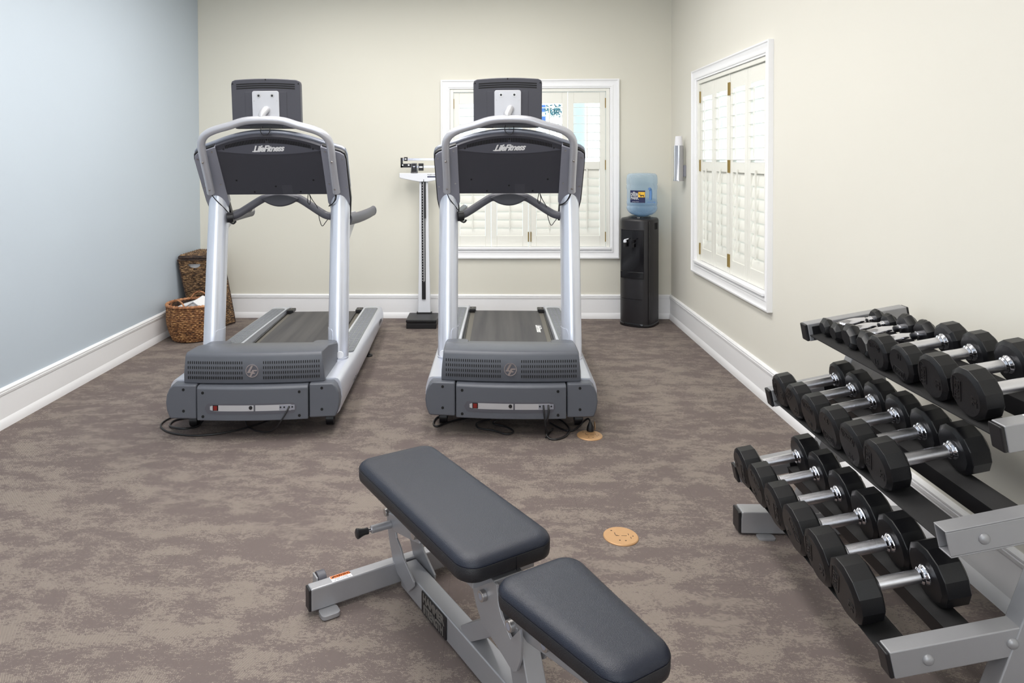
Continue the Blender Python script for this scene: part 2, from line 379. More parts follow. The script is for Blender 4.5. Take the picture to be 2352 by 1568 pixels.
# ------------------------------------------------------------------ shuttered windows
def window(name, X, W, flip):
    u0, u1, z0, z1 = W
    t = empty(name, (0, 0, 0), kind='structure')
    cw = 0.08
    def pr(w0, dz):   # casing profile as mitred rings (offset inward, protrusion)
        prof = [(0, 0), (0, 0.030), (0.010, 0.032), (0.016, 0.026), (0.030, 0.020), (0.052, 0.018), (0.056, 0.023), (0.066, 0.021), (0.070, 0.016), (cw, 0.014), (cw, -0.10)]
        rings = []
        for o, wd in prof:
            rings.append([(u0+o, z0+o, wd), (u1-o, z0+o, wd), (u1-o, z1-o, wd), (u0+o, z1-o, wd)])
        return rings
    put('casing', MB().loft(pr(0, 0), cap=False, X=X), M['trim'], t, smooth=20)
    put('sill', MB().box(u0+0.072, u1-0.072, z0+0.080, z0+0.100, -0.05, 0.035, X), M['trim'], t, bevel=0.004)
    a0, a1, b0, b1 = u0+cw+0.001, u1-cw-0.001, z0+0.10, z1-cw-0.001
    fw = 0.032
    fr = MB(); fr.box(a0, a0+fw, b0, b1, -0.06, 0.004, X); fr.box(a1-fw, a1, b0, b1, -0.06, 0.004, X); fr.box(a0+fw, a1-fw, b1-0.028, b1, -0.06, 0.004, X)
    mid = (a0+a1)/2; fr.box(mid-0.009, mid+0.009, b0, b1-0.028, -0.06, -0.01, X)
    put('shutter_frame', fr, M['shutter'], t, bevel=0.002)
    p0, p1, q0, q1 = a0+fw+0.002, a1-fw-0.002, b0+0.002, b1-0.031
    pw = ((p1-p0)-0.026)/4
    H = q1-q0; so = 0.05
    up0, up1 = z0+0.868, z1-0.213; lo0, lo1 = z0+0.201, z0+0.798
    spans = [p0, p0+pw+0.002, p0+2*pw+0.024, p0+3*pw+0.026]
    for k, s0 in enumerate(spans):
        s1 = s0+pw-0.002
        sh = MB()
        sh.box(s0, s0+so, q0, q1, -0.040, -0.012, X); sh.box(s1-so, s1, q0, q1, -0.040, -0.012, X)
        sh.box(s0+so, s1-so, q0, lo0, -0.040, -0.012, X); sh.box(s0+so, s1-so, lo1, up0, -0.040, -0.012, X); sh.box(s0+so, s1-so, up1, q1, -0.040, -0.012, X)
        shu = put('shutter', sh, M['shutter'], t, bevel=0.0025)
        lv = MB(); l0, l1 = s0+so+0.002, s1-so-0.002; c_ = (l0+l1)/2
        def slat(z, ang, wid):
            ca, sa = math.cos(R(ang)), math.sin(R(ang)); rings = []
            for u_ in (l0, l1):
                ring = []
                for i in range(10):
                    a = 2*math.pi*i/10; dx = wid/2*math.cos(a); dz = 0.0032*math.sin(a)
                    ring.append((u_, z+dx*sa+dz*ca, -0.026+dx*ca-dz*sa))
                rings.append(ring)
            lv.loft(rings, True, X)
        n = 7; step = 0.0745
        for i in range(n): slat(up1-0.037-step*i, 3, 0.062)
        for i in range(8): slat(lo1-0.037-step*i, -78, 0.083)
        put('louvers', lv, M['shutter'], shu, smooth=40)
        put('tilt_rod', MB().box(c_-0.0055, c_+0.0055, up0+0.03, up1-0.028, 0.003, 0.012, X), M['shutter'], shu, bevel=0.002)
        put('tilt_rod', MB().box(c_-0.0055, c_+0.0055, lo0+0.065, lo1+0.022, -0.008, 0.003, X), M['shutter'], shu, bevel=0.002)
        hs = (s0-0.001) if k in (0, 2) else (s1+0.001)
        for hz in (q1-0.10, (up0+lo1)/2+0.005, q0+0.09):
            put('hinge', MB().box(hs-0.0045, hs+0.0045, hz-0.044, hz+0.044, -0.012, -0.003, X).tube([X((hs, hz-0.044, -0.004)), X((hs, hz+0.044, -0.004))], 0.0035, 8), M['brass'], shu)
    put('glass_pane', MB().box(u0+0.08, u1-0.08, z0+0.08, z1-0.08, -0.098, -0.094, X), M['glass'], t)
    return t
window('window_1', lambda p: (p[0], YB-p[2], p[1]), BWIN, False)
window('window_2', lambda p: (XR-p[2], p[0], p[1]), RWIN, True)

# made-up glowing panel with bars behind the camera, added with the fill light
t = empty('unseen_fill_panel', (0, 0, 0), kind='structure')
fr = MB()
for x in (-2.25, -1.08, 0.08, 1.2): fr.box(x-0.03, x+0.03, YF, YF+0.06, 0.57, 2.63)
fr.box(-2.28, 1.23, YF, YF+0.06, 0.54, 0.60); fr.box(-2.28, 1.23, YF, YF+0.06, 2.60, 2.66)
put('fill_panel_frame', fr, M['trim'], t, smooth=0)
put('fill_glow_panel', MB().box(-2.25, 1.2, YF+0.001, YF+0.02, 0.6, 2.6), emis('fill_panel_glow', (0.86, 0.93, 1.0), 1.6), t, smooth=0)
# ------------------------------------------------------------------ outside, seen washed out through the louvers
struct('ground_outside', MB().box(-14, 16, YB+WT, 20, -0.3, -0.1).box(XR+WT, 16, -6, YB+WT, -0.3, -0.1), M['ext_ground'], smooth=0)
def column(x, y, r, label):
    t = MB().lathe([(r*1.3, -0.1), (r*1.3, 0.1), (r, 0.16), (r*0.9, 3.0), (r*1.25, 3.1), (r*1.25, 3.25)], 20, Matrix.Translation((x, y, 0)))
    tag(put('porch_column', t, M['ext_col']), label, 'column', 'porch columns outside')
column(1.13, 8.6, 0.075, 'pale blue porch column seen through the back window')
column(3.2, 9.66, 0.055, 'pale blue porch column seen through the farther shutters of the right window')
column(3.2, 8.60, 0.045, 'slim pale blue porch column seen through the nearest shutter of the right window')
hb = MB().box(-0.6, 0.93, 11.0, 13, -0.1, 2.45)
t = empty('neighbour_house', (0, 0, 0), label='washed-out pale house with blue windows beyond the back window', cat='house')
put('wall', hb, M['ext_ground'], t)
for z in (1.75, 2.0, 2.17): put('window', MB().box(0.83, 0.92, 10.97, 11.0, z, z+0.10), M['ext_win'], t)
random.seed(4)
tr = empty('garden_tree', (0.965, 10.2, -0.1), label='leafy blue-green tree outside the back window', cat='tree')
put('trunk', MB().tube([(0, 0, 0), (0.01, 0, 1.0), (0.0, 0.01, 2.2)], [0.02, 0.012], 8), M['ext_ground'], tr)
lf = MB()
for i in range(170):
    a = random.random()*6.28; rr = 0.13*random.random()**0.5; z = 2.23+0.10*(random.random()+random.random()-1)
    c = Vector((rr*math.cos(a), rr*math.sin(a), z)); e = Vector((random.uniform(-1, 1), random.uniform(-1, 1), random.uniform(-1, 1))).normalized()*0.026
    g = e.cross(Vector((random.random(), random.random(), 1))).normalized()*0.014
    lf.add([c-e, c+g, c+e, c-g], [(0, 1, 2, 3)])
put('leaves', lf, M['leaf'], tr, smooth=0)

# ------------------------------------------------------------------ treadmill (x across, y away from the camera, z up; front of the machine at y=0)
def lens_poly(hw, mid_up, mid_dn, n=16):
    p = [(-hw+2*hw*i/n, mid_up*(1-(-1+2*i/n)**2)) for i in range(n+1)]
    return p+[(hw-2*hw*i/n, -mid_dn*(1-(1-2*i/n)**2)) for i in range(1, n)]
def make_treadmill(loc, rz, label, mdx=0.0):
    t = empty('treadmill', loc, rz, label=label, cat='treadmill', group='treadmills')
    both = (-1, 1)
    # side rails
    for s in both:
        m_ = MB(); rings = []
        for y, zt in ((0.13, 0.250), (1.2, 0.228), (2.24, 0.207), (2.265, 0.202)):
            k = 1.0 if y < 2.25 else 0.985
            sec = [(0.312, zt), (0.43, zt), (0.445, zt-0.004), (0.457, zt-0.022), (0.466, zt-0.055), (0.468, zt-0.09), (0.463, zt-0.125), (0.452, 0.075), (0.44, 0.062), (0.312, 0.062)]
            rings.append([(s*x*k, y, z) for x, z in sec])
        put('side_rail', m_.loft(rings), M['silver'], t, smooth=50)
        # step pad with three columns of raised dashes
        sp = MB(); top = lambda y: 0.250-(y-0.13)*0.0203
        poly = rrect(0.328, 0.432, 0.60, 2.15, 0.03)
        sp.prism(poly, 0, 0.003, lambda p: (s*p[0], p[1], top(p[1])+p[2]))
        pad = put('step_pad', sp, M['pad_grey'], t, smooth=0)
        dd = MB()
        for i in range(46):
            y = 0.635+i*0.0325
            for x in (0.350, 0.380, 0.410):
                dd.prism(rrect(x-0.011, x+0.011, y-0.0045, y+0.0045, 0.004, 2), 0.0025, 0.0052, lambda p: (s*p[0], p[1], top(p[1])+p[2]))
        engrave(pad, dd, M['bracket'])
        # rear roller guard
        put('roller_guard', MB().box(*sorted((s*0.253, s*0.306)), 2.09, 2.20, 0.185, 0.207), M['black'], t, bevel=0.003)
        put('adjusting_bolt', MB().prism(circle(s*0.28, 2.14, 0.007, 10), 0.207, 0.210), M['screw'], t)
        # lettering along the outside of the rail
        if s > 0:
            tx = MB().text('LifeFitness', 0.05, 0.001, lambda p: (0.4685, 1.97+p[0], 0.135+p[1]), shear=0.3, offset=0.001)
            tx.text('LifeFitness', 0.035, 0.001, lambda p: (0.4685, 0.42+p[0], 0.135+p[1]), shear=0.3, offset=0.001)
            put('rail_logo', tx, M['grey'], t, smooth=0)
        put('levelling_foot', MB().lathe([(0.030, 0), (0.032, 0.006), (0.028, 0.012), (0.008, 0.016), (0.008, 0.07)], 18, Matrix.Translation((s*0.425, 1.48, 0))), M['black'], t)
        put('transport_wheel', MB().tube([(s*0.345, 0.16, 0.036), (s*0.385, 0.16, 0.036)], 0.036, 20).box(*sorted((s*0.34, s*0.39)), 0.145, 0.175, 0.03, 0.10), M['black'], t)
    put('deck', MB().box(-0.306, 0.306, 0.20, 2.16, 0.07, 0.176).box(-0.31, 0.31, 0.42, 2.0, 0.055, 0.07), M['deck'], t, bevel=0.003)
    for s in both: put('deck_gap', MB().box(*sorted((s*0.299, s*0.311)), 0.3, 2.16, 0.15, 0.185), M['black'], t, smooth=0)
    bl = MB(); pts = [(0.30, 0.194), (1.2, 0.192), (2.13, 0.188), (2.155, 0.184), (2.172, 0.172), (2.178, 0.155), (2.172, 0.135), (2.155, 0.122), (2.12, 0.118), (0.3, 0.118)]
    bl.loft([[(x, y, z) for y, z in pts] for x in (-0.258, 0.258)])
    belt = put('running_belt', bl, M['belt'], t, smooth=40)
    put('belt_logo', MB().text('LifeFitness', 0.055, 0.0006, lambda p: (0.225+p[1], 1.45-p[0], 0.1925+p[2]), shear=0.3, offset=0.0015), M['white_ink'], belt, smooth=0)

    # motor cover
    mc = MB(); n = 14; rings = []
    def ringat(f):  # f from -1..1 across
        bow = 0.022*(1-f*f)
        hw = 0.372
        x = f*hw; e = 1.0-0.10*max(0, (abs(f)-0.86)/0.14)**2
        return [(x*1.02, 0.098-bow, 0.243), (x, 0.088-bow, 0.30), (x*0.99, 0.088-bow, 0.385), (x*0.985, 0.094-bow, 0.397*1.0), (x*0.98, 0.108-bow, 0.405),
                (x*0.985, 0.25, 0.402), (x*0.995, 0.40, 0.386), (x, 0.43, 0.35), (x*1.0, 0.43, 0.243)]
    for k in range(n+1): rings.append(ringat(-1+2*k/n))
    mc.loft(rings)
    for s in both:
        mc.prism(rrect(0.235, 0.365, 0.30, 0.425, 0.03) if s > 0 else rrect(-0.365, -0.235, 0.30, 0.425, 0.03), 0.370, 0.3945)
    cov = put('motor_cover', mc, M['grey'], t, bevel=0.008, smooth=45, ang=50)
    vs = MB()
    for r_ in range(4):
        z = 0.356-r_*0.0262
        for side in both:
            for i in range(26):
                x = side*(0.058+i*0.01165); f = x/0.372; y = 0.088-0.022*(1-f*f)-0.0002
                vs.prism(rrect(x-0.0022, x+0.0022, z-0.0075, z+0.0075, 0.002, 2), -0.002, 0.0011, frontX(y))
    engrave(cov, vs, M['hole'])
    bd = MB().prism(circle(-0.003, 0.315, 0.034, 32), -0.004, 0.004, frontX(0.066)); bd.cur = 1
    bd.prism(circle(-0.003, 0.315, 0.0305, 32), 0.004, 0.0046, frontX(0.066)); bd.cur = 0
    fx = lambda p: (p[0]-0.003, 0.066-p[2], p[1]+0.315)
    bd.prism([(-0.004, 0.028), (0.008, 0.028), (-0.010, -0.004), (0.003, -0.004), (0.001, -0.010), (-0.026, -0.010)], 0.0046, 0.0062, fx)
    bd.prism([(0.002, 0.006), (0.028, 0.006), (0.026, -0.001), (0.012, -0.001), (0.008, -0.008), (0.018, -0.008), (0.015, -0.014), (0.005, -0.014), (-0.004, -0.029), (-0.014, -0.029)], 0.0048, 0.0066, fx)
    put('maker_badge', bd, [M['chrome'], M['grey_dark']], cov, smooth=0)

    # lower front: two corner caps and the centre panel
    for s in both:
        prof = [(0.300, 0.245), (0.425, 0.247), (0.444, 0.228), (0.458, 0.195), (0.463, 0.155), (0.458, 0.115), (0.445, 0.080), (0.436, 0.072), (0.300, 0.068)]
        cc = MB().prism([(s*x, z) for x, z in prof], -0.07, 0.0, frontX(0.062))
        cap = put('front_corner_cap', cc, M['grey'], t, bevel=0.009, smooth=40, seg=3, ang=50)
        sc = MB()
        for z in (0.222, 0.112): disc(sc, s*0.368, z, 0.0075, 0.062, 0.001)
        engrave(cap, sc, M['hole'])
    cp = MB(); rings = []
    for k in range(9):
        f = -1+k/4; x = f*0.2955; bow = 0.018*(1-f*f)
        rings.append([(x, 0.055-bow, 0.064), (x, 0.055-bow, 0.230), (x, 0.068-bow, 0.240), (x, 0.16, 0.240), (x, 0.16, 0.064)])
    cp.loft(rings)
    pan = put('front_panel', cp, M['grey'], t, bevel=0.006, smooth=40, seg=2, ang=50)
    bw = lambda x: 0.055-0.018*(1-(x/0.2955)**2)
    def bowed(poly, d0, d1):
        # strip the polygon into columns so that it follows the bowed panel
        return lambda p: (p[0], bw(p[0])-p[2], p[1])
    rc = MB()
    outer = rrect(-0.252, 0.238, 0.098, 0.156, 0.022, 6); inner = rrect(-0.236, 0.226, 0.112, 0.150, 0.015, 6)
    def strip(mb, x0, x1, z0, z1, d0, d1, n=14, r=0):
        rg = []
        for k in range(n+1):
            x = x0+(x1-x0)*k/n; e = 0
            if r:
                q = min(x-x0, x1-x); e = r-math.sqrt(max(r*r-(r-q)**2, 0)) if q < r else 0
            rg.append([(x, bw(x)-d0, z0+e), (x, bw(x)-d0, z1-e), (x, bw(x)-d1, z1-e), (x, bw(x)-d1, z0+e)])
        return mb.loft(rg)
    put('socket_recess', strip(MB(), -0.250, 0.236, 0.100, 0.154, -0.002, 0.0012, 40, 0.022), M['grey_dark'], pan, smooth=0)
    put('socket_plate', strip(MB(), -0.222, 0.226, 0.116, 0.146, 0.0, 0.0022, 20, 0.006), M['silver_flat'], pan, smooth=0)
    rk = strip(MB(), -0.207, -0.177, 0.118, 0.147, 0.0, 0.0032, 2)
    put('rocker_switch_frame', rk, M['black'], pan, smooth=0)
    put('power_switch', strip(MB(), -0.202, -0.182, 0.122, 0.143, 0.0, 0.0065, 2), M['red'], pan, smooth=0)
    bt = MB(); disc(bt, -0.004, 0.134, 0.0095, bw(0)-0.002, 0.003, 20); put('reset_button', bt, M['black'], pan, smooth=0)
    put('divider', strip(MB(), 0.012, 0.020, 0.103, 0.150, 0, 0.003, 1), M['grey_dark'], pan, smooth=0)
    pt = strip(MB(), 0.146, 0.226, 0.118, 0.144, 0, 0.0026, 3); put('port_plate', pt, M['bracket'], pan, smooth=0)
    pr_ = MB()
    for x in (0.153, 0.172, 0.198, 0.214): disc(pr_, x, 0.133, 0.0045, bw(x)-0.0026, 0.0015, 10)
    PORTS = pr_
    sc = MB()
    for x in (-0.262, 0.25):
        for z in (0.208, 0.086): disc(sc, x, z, 0.0075, bw(x), 0.0012)
    for q_ in PORTS.v: pass
    o_ = len(sc.v); sc.v += PORTS.v; sc.f += [tuple(i+o_ for i in f) for f in PORTS.f]; engrave(pan, sc, M['hole'])

    # posts
    for s in both:
        rings = []
        for z, y, hx in ((0.225, 0.455, 0.060), (0.6, 0.505, 0.0585), (1.0, 0.565, 0.0575), (1.235, 0.600, 0.0570)):
            rings.append([(s*0.362+hx*math.cos(2*math.pi*i/28), y+0.072*math.sin(2*math.pi*i/28), z if z < 1.2 else 1.188+0.048*max(0.0, -math.sin(2*math.pi*i/28))**0.8) for i in range(28)])
        post = put('post', MB().loft(rings), M['silver'], t, smooth=50)
        # collar plate on the inner side of the foot
        sl = []
        for z, y in ((0.24, 0.457), (0.42, 0.481), (0.445, 0.484), (0.455, 0.4855)):
            q = 1.0 if z < 0.43 else (0.93 if z < 0.45 else 0.8)
            ring = []
            for k in range(13):
                a = R(90)+R(180)*k/12
                ring.append((a, z, y))
            sl.append([(s*0.362+s*0.0605*math.cos(R(180)+(a-R(180))*q*0.75), y+0.0745*math.sin(R(180)+(a-R(180))*q*0.75), z) for a, z, y in ring]
                      + [(s*0.362+s*0.050*math.cos(R(180)+(a-R(180))*q*0.75), y+0.06*math.sin(R(180)+(a-R(180))*q*0.75), z) for a, z, y in ring[::-1]])
        put('post_collar', MB().loft(sl), M['silver'], post, smooth=50)
        if True:
            put('bolt_cap', MB().prism(circle(s*0.384, 0.314, 0.021, 24), 0, 0.010, frontX(0.392)), M['white'], post, bevel=0.002)
        put('post_base_ring', MB().loft([[(s*0.362+(0.0605)*math.cos(2*math.pi*i/28), 0.455+0.0735*math.sin(2*math.pi*i/28), z) for i in range(28)] for z in (0.222, 0.252)]), M['silver'], post, smooth=50)

    # console: tilted plane. a = across, b = up along the panel, d = towards the user (away from camera)
    TH = R(37.4); ct, st_ = math.cos(TH), math.sin(TH)
    CX = lambda p: (p[0], 0.544-p[1]*st_+p[2]*ct, 1.241+p[1]*ct+p[2]*st_)
    def top(x): return 0.425-0.072*(x/0.30)**2
    arc = [(0.296-0.592*i/20, top(0.296-0.592*i/20)) for i in range(21)]
    body = MB().prism([(-0.296, 0.0), (0.296, 0.0)]+arc, -0.014, 0.03, CX)
    cb = put('console_back', body, M['char'], t, bevel=0.004, smooth=30)
    # arched vent band
    vb = MB()
    band = [(0.285-0.57*i/20, top(0.285-0.57*i/20)-0.012) for i in range(21)]+[(-0.285+0.57*i/20, top(-0.285+0.57*i/20)-0.012-0.062*(1-abs(-1+i/10)**2.2*0.35)) for i in range(21)]
    vb.prism(band, -0.016, -0.010, CX)
    vs = MB()
    for i in range(54):
        x = -0.235+0.47*i/53
        if abs(x) < 0.010: continue
        b1 = top(x)-0.016; vs.prism(rrect(x-0.0024, x+0.0024, b1-0.028, b1, 0.002, 2), -0.0172, -0.0155, CX)
    for x, dy in ((0, 0.018), (-0.25, 0.034), (0.25, 0.034)):
        vs.prism(circle(x, top(x)-0.005-dy, 0.006, 12), -0.0172, -0.0155, CX)
    VS = vs
    lp = [(a, 0.326+b) for a, b in lens_poly(0.290, 0.050, 0.026)]
    put('logo_lens', MB().prism(lp, -0.0172, -0.012, CX), M['char_light'], cb, smooth=0)
    put('maker_logo', MB().text('LifeFitness', 0.058, 0.0012, lambda p: CX((p[0]+0.000, 0.3415+p[1]+0.035*p[0], -0.0192+p[2]*0.3)), shear=0.45, offset=0.0022, spacing=0.86, xs=0.84)
        
        .prism([(-0.093, 0.320), (-0.050, 0.319), (-0.045, 0.3235), (-0.090, 0.3245)], -0.0185, -0.0172, CX), M['white_ink'], cb, smooth=0)
    sc = MB()
    for x, b in ((-0.22, 0.11), (0.225, 0.11), (0.0, 0.064), (-0.13, 0.022), (0.14, 0.022)): sc.prism(circle(x, b, 0.0055, 12), -0.0155, -0.0135, CX)
    o_ = len(sc.v); sc.v += VS.v; sc.f += [tuple(i+o_ for i in f) for f in VS.f]; engrave(cb, vb, M['char']); engrave(cb, sc, M['hole'])
    put('cover_label', MB().prism(rrect(0.035, 0.093, 0.004, 0.075, 0.002, 2), -0.0150, -0.0135, CX), M['label_grey'], cb, smooth=0)
    # silver housing behind, showing as a rim
    hs = MB()
    sil = [(0.418, -0.09), (0.425, 0.05), (0.426, 0.275)]
    hp = [(0.30, 0.0)]+[(0.400, -0.02), (0.432, 0.02), (0.435, 0.27), (0.428, 0.305), (0.405, 0.325)]+[(0.30-0.60*i/20, top(0.30-0.60*i/20)+0.014) for i in range(21)]+[(-0.405, 0.325), (-0.428, 0.305), (-0.435, 0.27), (-0.432, 0.02), (-0.400, -0.02), (-0.30, 0.0)]
    hs.prism(hp, 0.010, 0.040, CX)
    put('console_housing', hs, M['housing'], t, bevel=0.010, seg=3, smooth=40)
    for s in both:
        pl = [(0.293, -0.06), (0.312, -0.115), (0.415, -0.10), (0.424, -0.05), (0.426, 0.26), (0.420, 0.292), (0.400, 0.310), (0.300, 0.352), (0.293, 0.352)]
        br = put('console_bracket', MB().prism([(s*a, b) for a, b in pl], -0.020, 0.016, CX), M['bracket'], t, bevel=0.002)
        ed = [(0.300, -0.22), (0.412, -0.22), (0.431, -0.05), (0.432, 0.265), (0.426, 0.298), (0.403, 0.318), (0.30, 0.36)]
        put('bracket_edge', MB().prism([(s*a, b) for a, b in ed], -0.010, 0.022, CX), M['black'], br, bevel=0.003)
        for a, b in ((0.316, 0.322), (0.315, 0.085), (0.408, 0.27), (0.412, 0.06)):
            put('screw', MB().prism(circle(s*a, b, 0.005, 10), -0.023, -0.019, CX), M['screw'], br, smooth=0)
    # hoop that carries the screen
    half = [(0.362, 0.446, 1.248), (0.359, 0.395, 1.325), (0.358, 0.325, 1.432), (0.357, 0.290, 1.490), (0.352, 0.266, 1.537), (0.328, 0.250, 1.573), (0.280, 0.241, 1.600), (0.19, 0.236, 1.626), (0.085, 0.233, 1.655)]
    path = [(-x, y, z) for x, y, z in half]+[(x, y, z) for x, y, z in half[::-1]]
    hoop = put('monitor_hoop', MB().tube(path, 0.0218, 20, smooth=5), M['tube'], t, smooth=60)
    for s in both:
        for y, z in ((0.4265, 1.279), (0.3165, 1.437)):
            sc = MB().lathe([(0.007, 0), (0.006, 0.004), (0.002, 0.005)], 12, Matrix.Translation((s*0.358, y-0.020*ct, z-0.020*st_)) @ Matrix.Rotation(R(90+37.4), 4, 'X'))
            put('screw', sc, M['screw'], hoop)
    put('monitor_neck', MB().tube([(-0.012, 0.238, 1.657), (-0.010, 0.237, 1.685), (0.004, 0.252, 1.712), (0.006, 0.275, 1.716)], 0.0205, 16, smooth=3), M['silver_flat'], t, smooth=60)
    # screen seen from behind
    VX = lambda p: (p[0]*0.97+0.003+mdx, 0.300+p[2]-(p[1]-1.74)*0.10, p[1]+0.013)
    W2 = 0.196
    def vtop(x): return 1.876-0.010*(x/W2)**2
    sp_ = [(-W2+0.02, 1.600), (W2-0.02, 1.600), (W2-0.004, 1.610), (W2, 1.63), (W2, 1.845)]+[(W2-0.004, 1.860), (W2-0.022, vtop(W2-0.02))]+[(W2*0.8-2*W2*0.8*i/10, vtop(W2*0.8-2*W2*0.8*i/10)) for i in range(11)]+[(-W2+0.022, vtop(W2-0.02)), (-W2+0.004, 1.860), (-W2, 1.845), (-W2, 1.63), (-W2+0.004, 1.610)]
    mon = put('monitor', MB().prism(sp_, -0.022, 0.03, VX), M['char'], t, bevel=0.006, seg=3, smooth=40)
    ms = MB()
    for k in range(3):
        z = 1.848-k*0.0115; rg = []
        for i in range(11):
            x = -0.166+0.332*i/10; zz = z-0.006*(x/0.166)**2
            rg.append([VX((x, zz-0.0032, -0.0205)), VX((x, zz+0.0032, -0.0205)), VX((x, zz+0.0032, -0.0228)), VX((x, zz-0.0032, -0.0228))])
        ms.loft(rg)
    for x, z in ((-0.186, 1.846), (0.186, 1.846), (0, 1.869)): ms.prism(circle(x, z, 0.0042, 10), -0.0232, -0.021, VX)
    engrave(mon, ms, M['hole'])
    put('rear_ridge', MB().prism(rrect(-0.118, 0.118, 1.62, 1.802, 0.004, 2), -0.0245, -0.02, VX), M['char'], mon, bevel=0.001, smooth=0)
    mp = put('mounting_plate', MB().prism(rrect(-0.076, 0.076, 1.635, 1.806, 0.012, 4), -0.034, -0.024, VX), M['silver_flat'], mon, bevel=0.002)
    for x in (-0.038, 0.038):
        sc = MB().prism(circle(x, 1.780, 0.0115, 20), -0.0365, -0.034, VX); sc.cur = 1
        sc.prism(circle(x, 1.780, 0.0062, 14), -0.038, -0.036, VX); put('mounting_bolt', sc, [M['screw'], M['black']], mon, smooth=0)
    sc = MB()
    for x in (-0.065, 0.065): sc.prism(circle(x, 1.752, 0.003, 10), -0.036, -0.034, VX)
    engrave(mp, sc, M['screw'])
    cbl = MB().tube([(-0.022, 0.285, 1.625), (-0.026, 0.262, 1.60), (-0.012, 0.252, 1.578), (0.008, 0.252, 1.574), (0.022, 0.262, 1.59), (0.024, 0.28, 1.62)], 0.0022, 8, smooth=4)
    cbl.box(-0.09, 0.09, 0.288, 0.32, 1.614, 1.626)
    put('monitor_cable', cbl, M['black'], mon)
    # front crossbar with heart-rate housing
    cr = [(-0.31, 0.585, 1.098), (-0.275, 0.595, 1.104), (-0.235, 0.605, 1.125), (-0.13, 0.62, 1.192), (-0.09, 0.62, 1.207), (0, 0.62, 1.209)]
    cr = cr+[(-x, y, z) for x, y, z in cr[-2::-1]]
    hb = put('crossbar', MB().tube(cr, 0.0235, 16, smooth=5), M['grey_dark'], t, smooth=60)
    lz = [(a, 1.203+b) for a, b in lens_poly(0.115, 0.03, 0.046)]
    put('crossbar_housing', MB().prism(lz, -0.03, 0.03, lambda p: (p[0], 0.615+p[2], p[1])), M['char'], hb, bevel=0.01, seg=3)
    # side handrails running back to the user
    for s in both:
        hr = put('handrail', MB().tube([(s*0.400, 0.66, 1.072), (s*0.426, 0.95, 1.062), (s*0.446, 1.30, 1.057), (s*0.452, 1.60, 1.055)], 0.024, 14, smooth=4, ry=0.036), M['grey_dark'], t, smooth=60)
        put('rail_bracket', MB().prism([(0.60, 0.92), (0.68, 0.95), (0.93, 1.02), (0.99, 1.06), (0.98, 1.10), (0.60, 1.12)], s*0.392, s*0.404, lambda p: (p[2], p[0], p[1])), M['silver_flat'], hr, bevel=0.003)
        put('end_cap', MB().tube([(s*0.452, 1.595, 1.055), (s*0.4525, 1.625, 1.055)], 0.0255, 14, ry=0.0375), M['grey'], hr, bevel=0.004)
    put('grip_sensor', MB().tube([(-0.318, 0.60, 1.105), (-0.300, 0.80, 1.112), (-0.288, 0.97, 1.117)], 0.021, 12, smooth=3), M['black'], t)
    put('sensor_tip', MB().tube([(-0.288, 0.969, 1.117), (-0.285, 1.02, 1.119)], 0.0215, 12), M['steel'], t)
    put('cup_clamp', MB().tube([(-0.306, 0.565, 1.095), (-0.272, 0.572, 1.098)], 0.030, 14).tube([(-0.298, 0.565, 1.075), (-0.27, 0.56, 1.06), (-0.255, 0.56, 1.075)], 0.006, 8, smooth=3), M['black'], t)
    # thin console wires
    WR = []
    WR.append(MB().tube([(-0.362, 0.450, 1.242), (-0.352, 0.500, 1.205), (-0.328, 0.535, 1.168), (-0.302, 0.560, 1.130), (-0.292, 0.585, 1.105)], 0.0028, 8, smooth=4))
    WR.append(MB().tube([(0.360, 0.450, 1.242), (0.350, 0.498, 1.205), (0.326, 0.520, 1.178), (0.300, 0.560, 1.165)], 0.0028, 8, smooth=4))
    WR.append(MB().tube([(0.356, 0.450, 1.242), (0.342, 0.500, 1.198), (0.318, 0.525, 1.170), (0.298, 0.560, 1.160)], 0.0028, 8, smooth=4))
    WR.append(MB().tube([(0.178, 0.55, 1.235), (0.172, 0.56, 1.19), (0.182, 0.565, 1.172), (0.19, 0.56, 1.20), (0.184, 0.55, 1.235)], 0.0022, 8, smooth=4))
    WR.append(MB().tube([(0.184, 0.55, 1.235), (0.20, 0.57, 1.195), (0.225, 0.59, 1.15), (0.235, 0.59, 1.085), (0.252, 0.585, 1.04), (0.272, 0.585, 1.06), (0.29, 0.585, 1.085)], 0.0022, 8, smooth=4))
    for w_ in WR: put('console_wire', w_, M['black'], t)
    # the machine stands slightly inclined, its nose raised
    FRONT = ('motor_cover', 'maker_badge', 'front_corner_cap', 'front_panel', 'socket_recess', 'socket_plate', 'rocker_switch_frame', 'power_switch', 'reset_button', 'divider', 'port_plate')
    DECK = ('side_rail', 'step_pad', 'deck', 'deck_gap', 'running_belt', 'belt_logo', 'roller_guard', 'adjusting_bolt', 'rail_logo', 'post_base_ring')
    for o in t.children_recursive:
        nm = o.name.split('.')[0]
        if nm not in FRONT and nm not in DECK: continue
        for v in o.data.vertices:
            x, y, z = v.co; a = min(1.0, max(0.0, (0.42-y)/0.25)); a = a*a*(3-2*a)
            dz = 0.040*a if nm in FRONT else 0.046*max(0.0, 1-max(y, 0)/2.2)
            v.co = (x*(1-0.04*a), y-0.10*a, z+dz)
    return t
TM = [make_treadmill((-1.2079, 3.5953, 0), 0.05764, 'silver treadmill nearest the pale blue wall, a wicker basket behind its left post')]
TM.append(make_treadmill((0.1230, 3.6425, 0), -0.01836, 'silver treadmill in front of the shuttered back window, its plug in the brass floor outlet', -0.012))

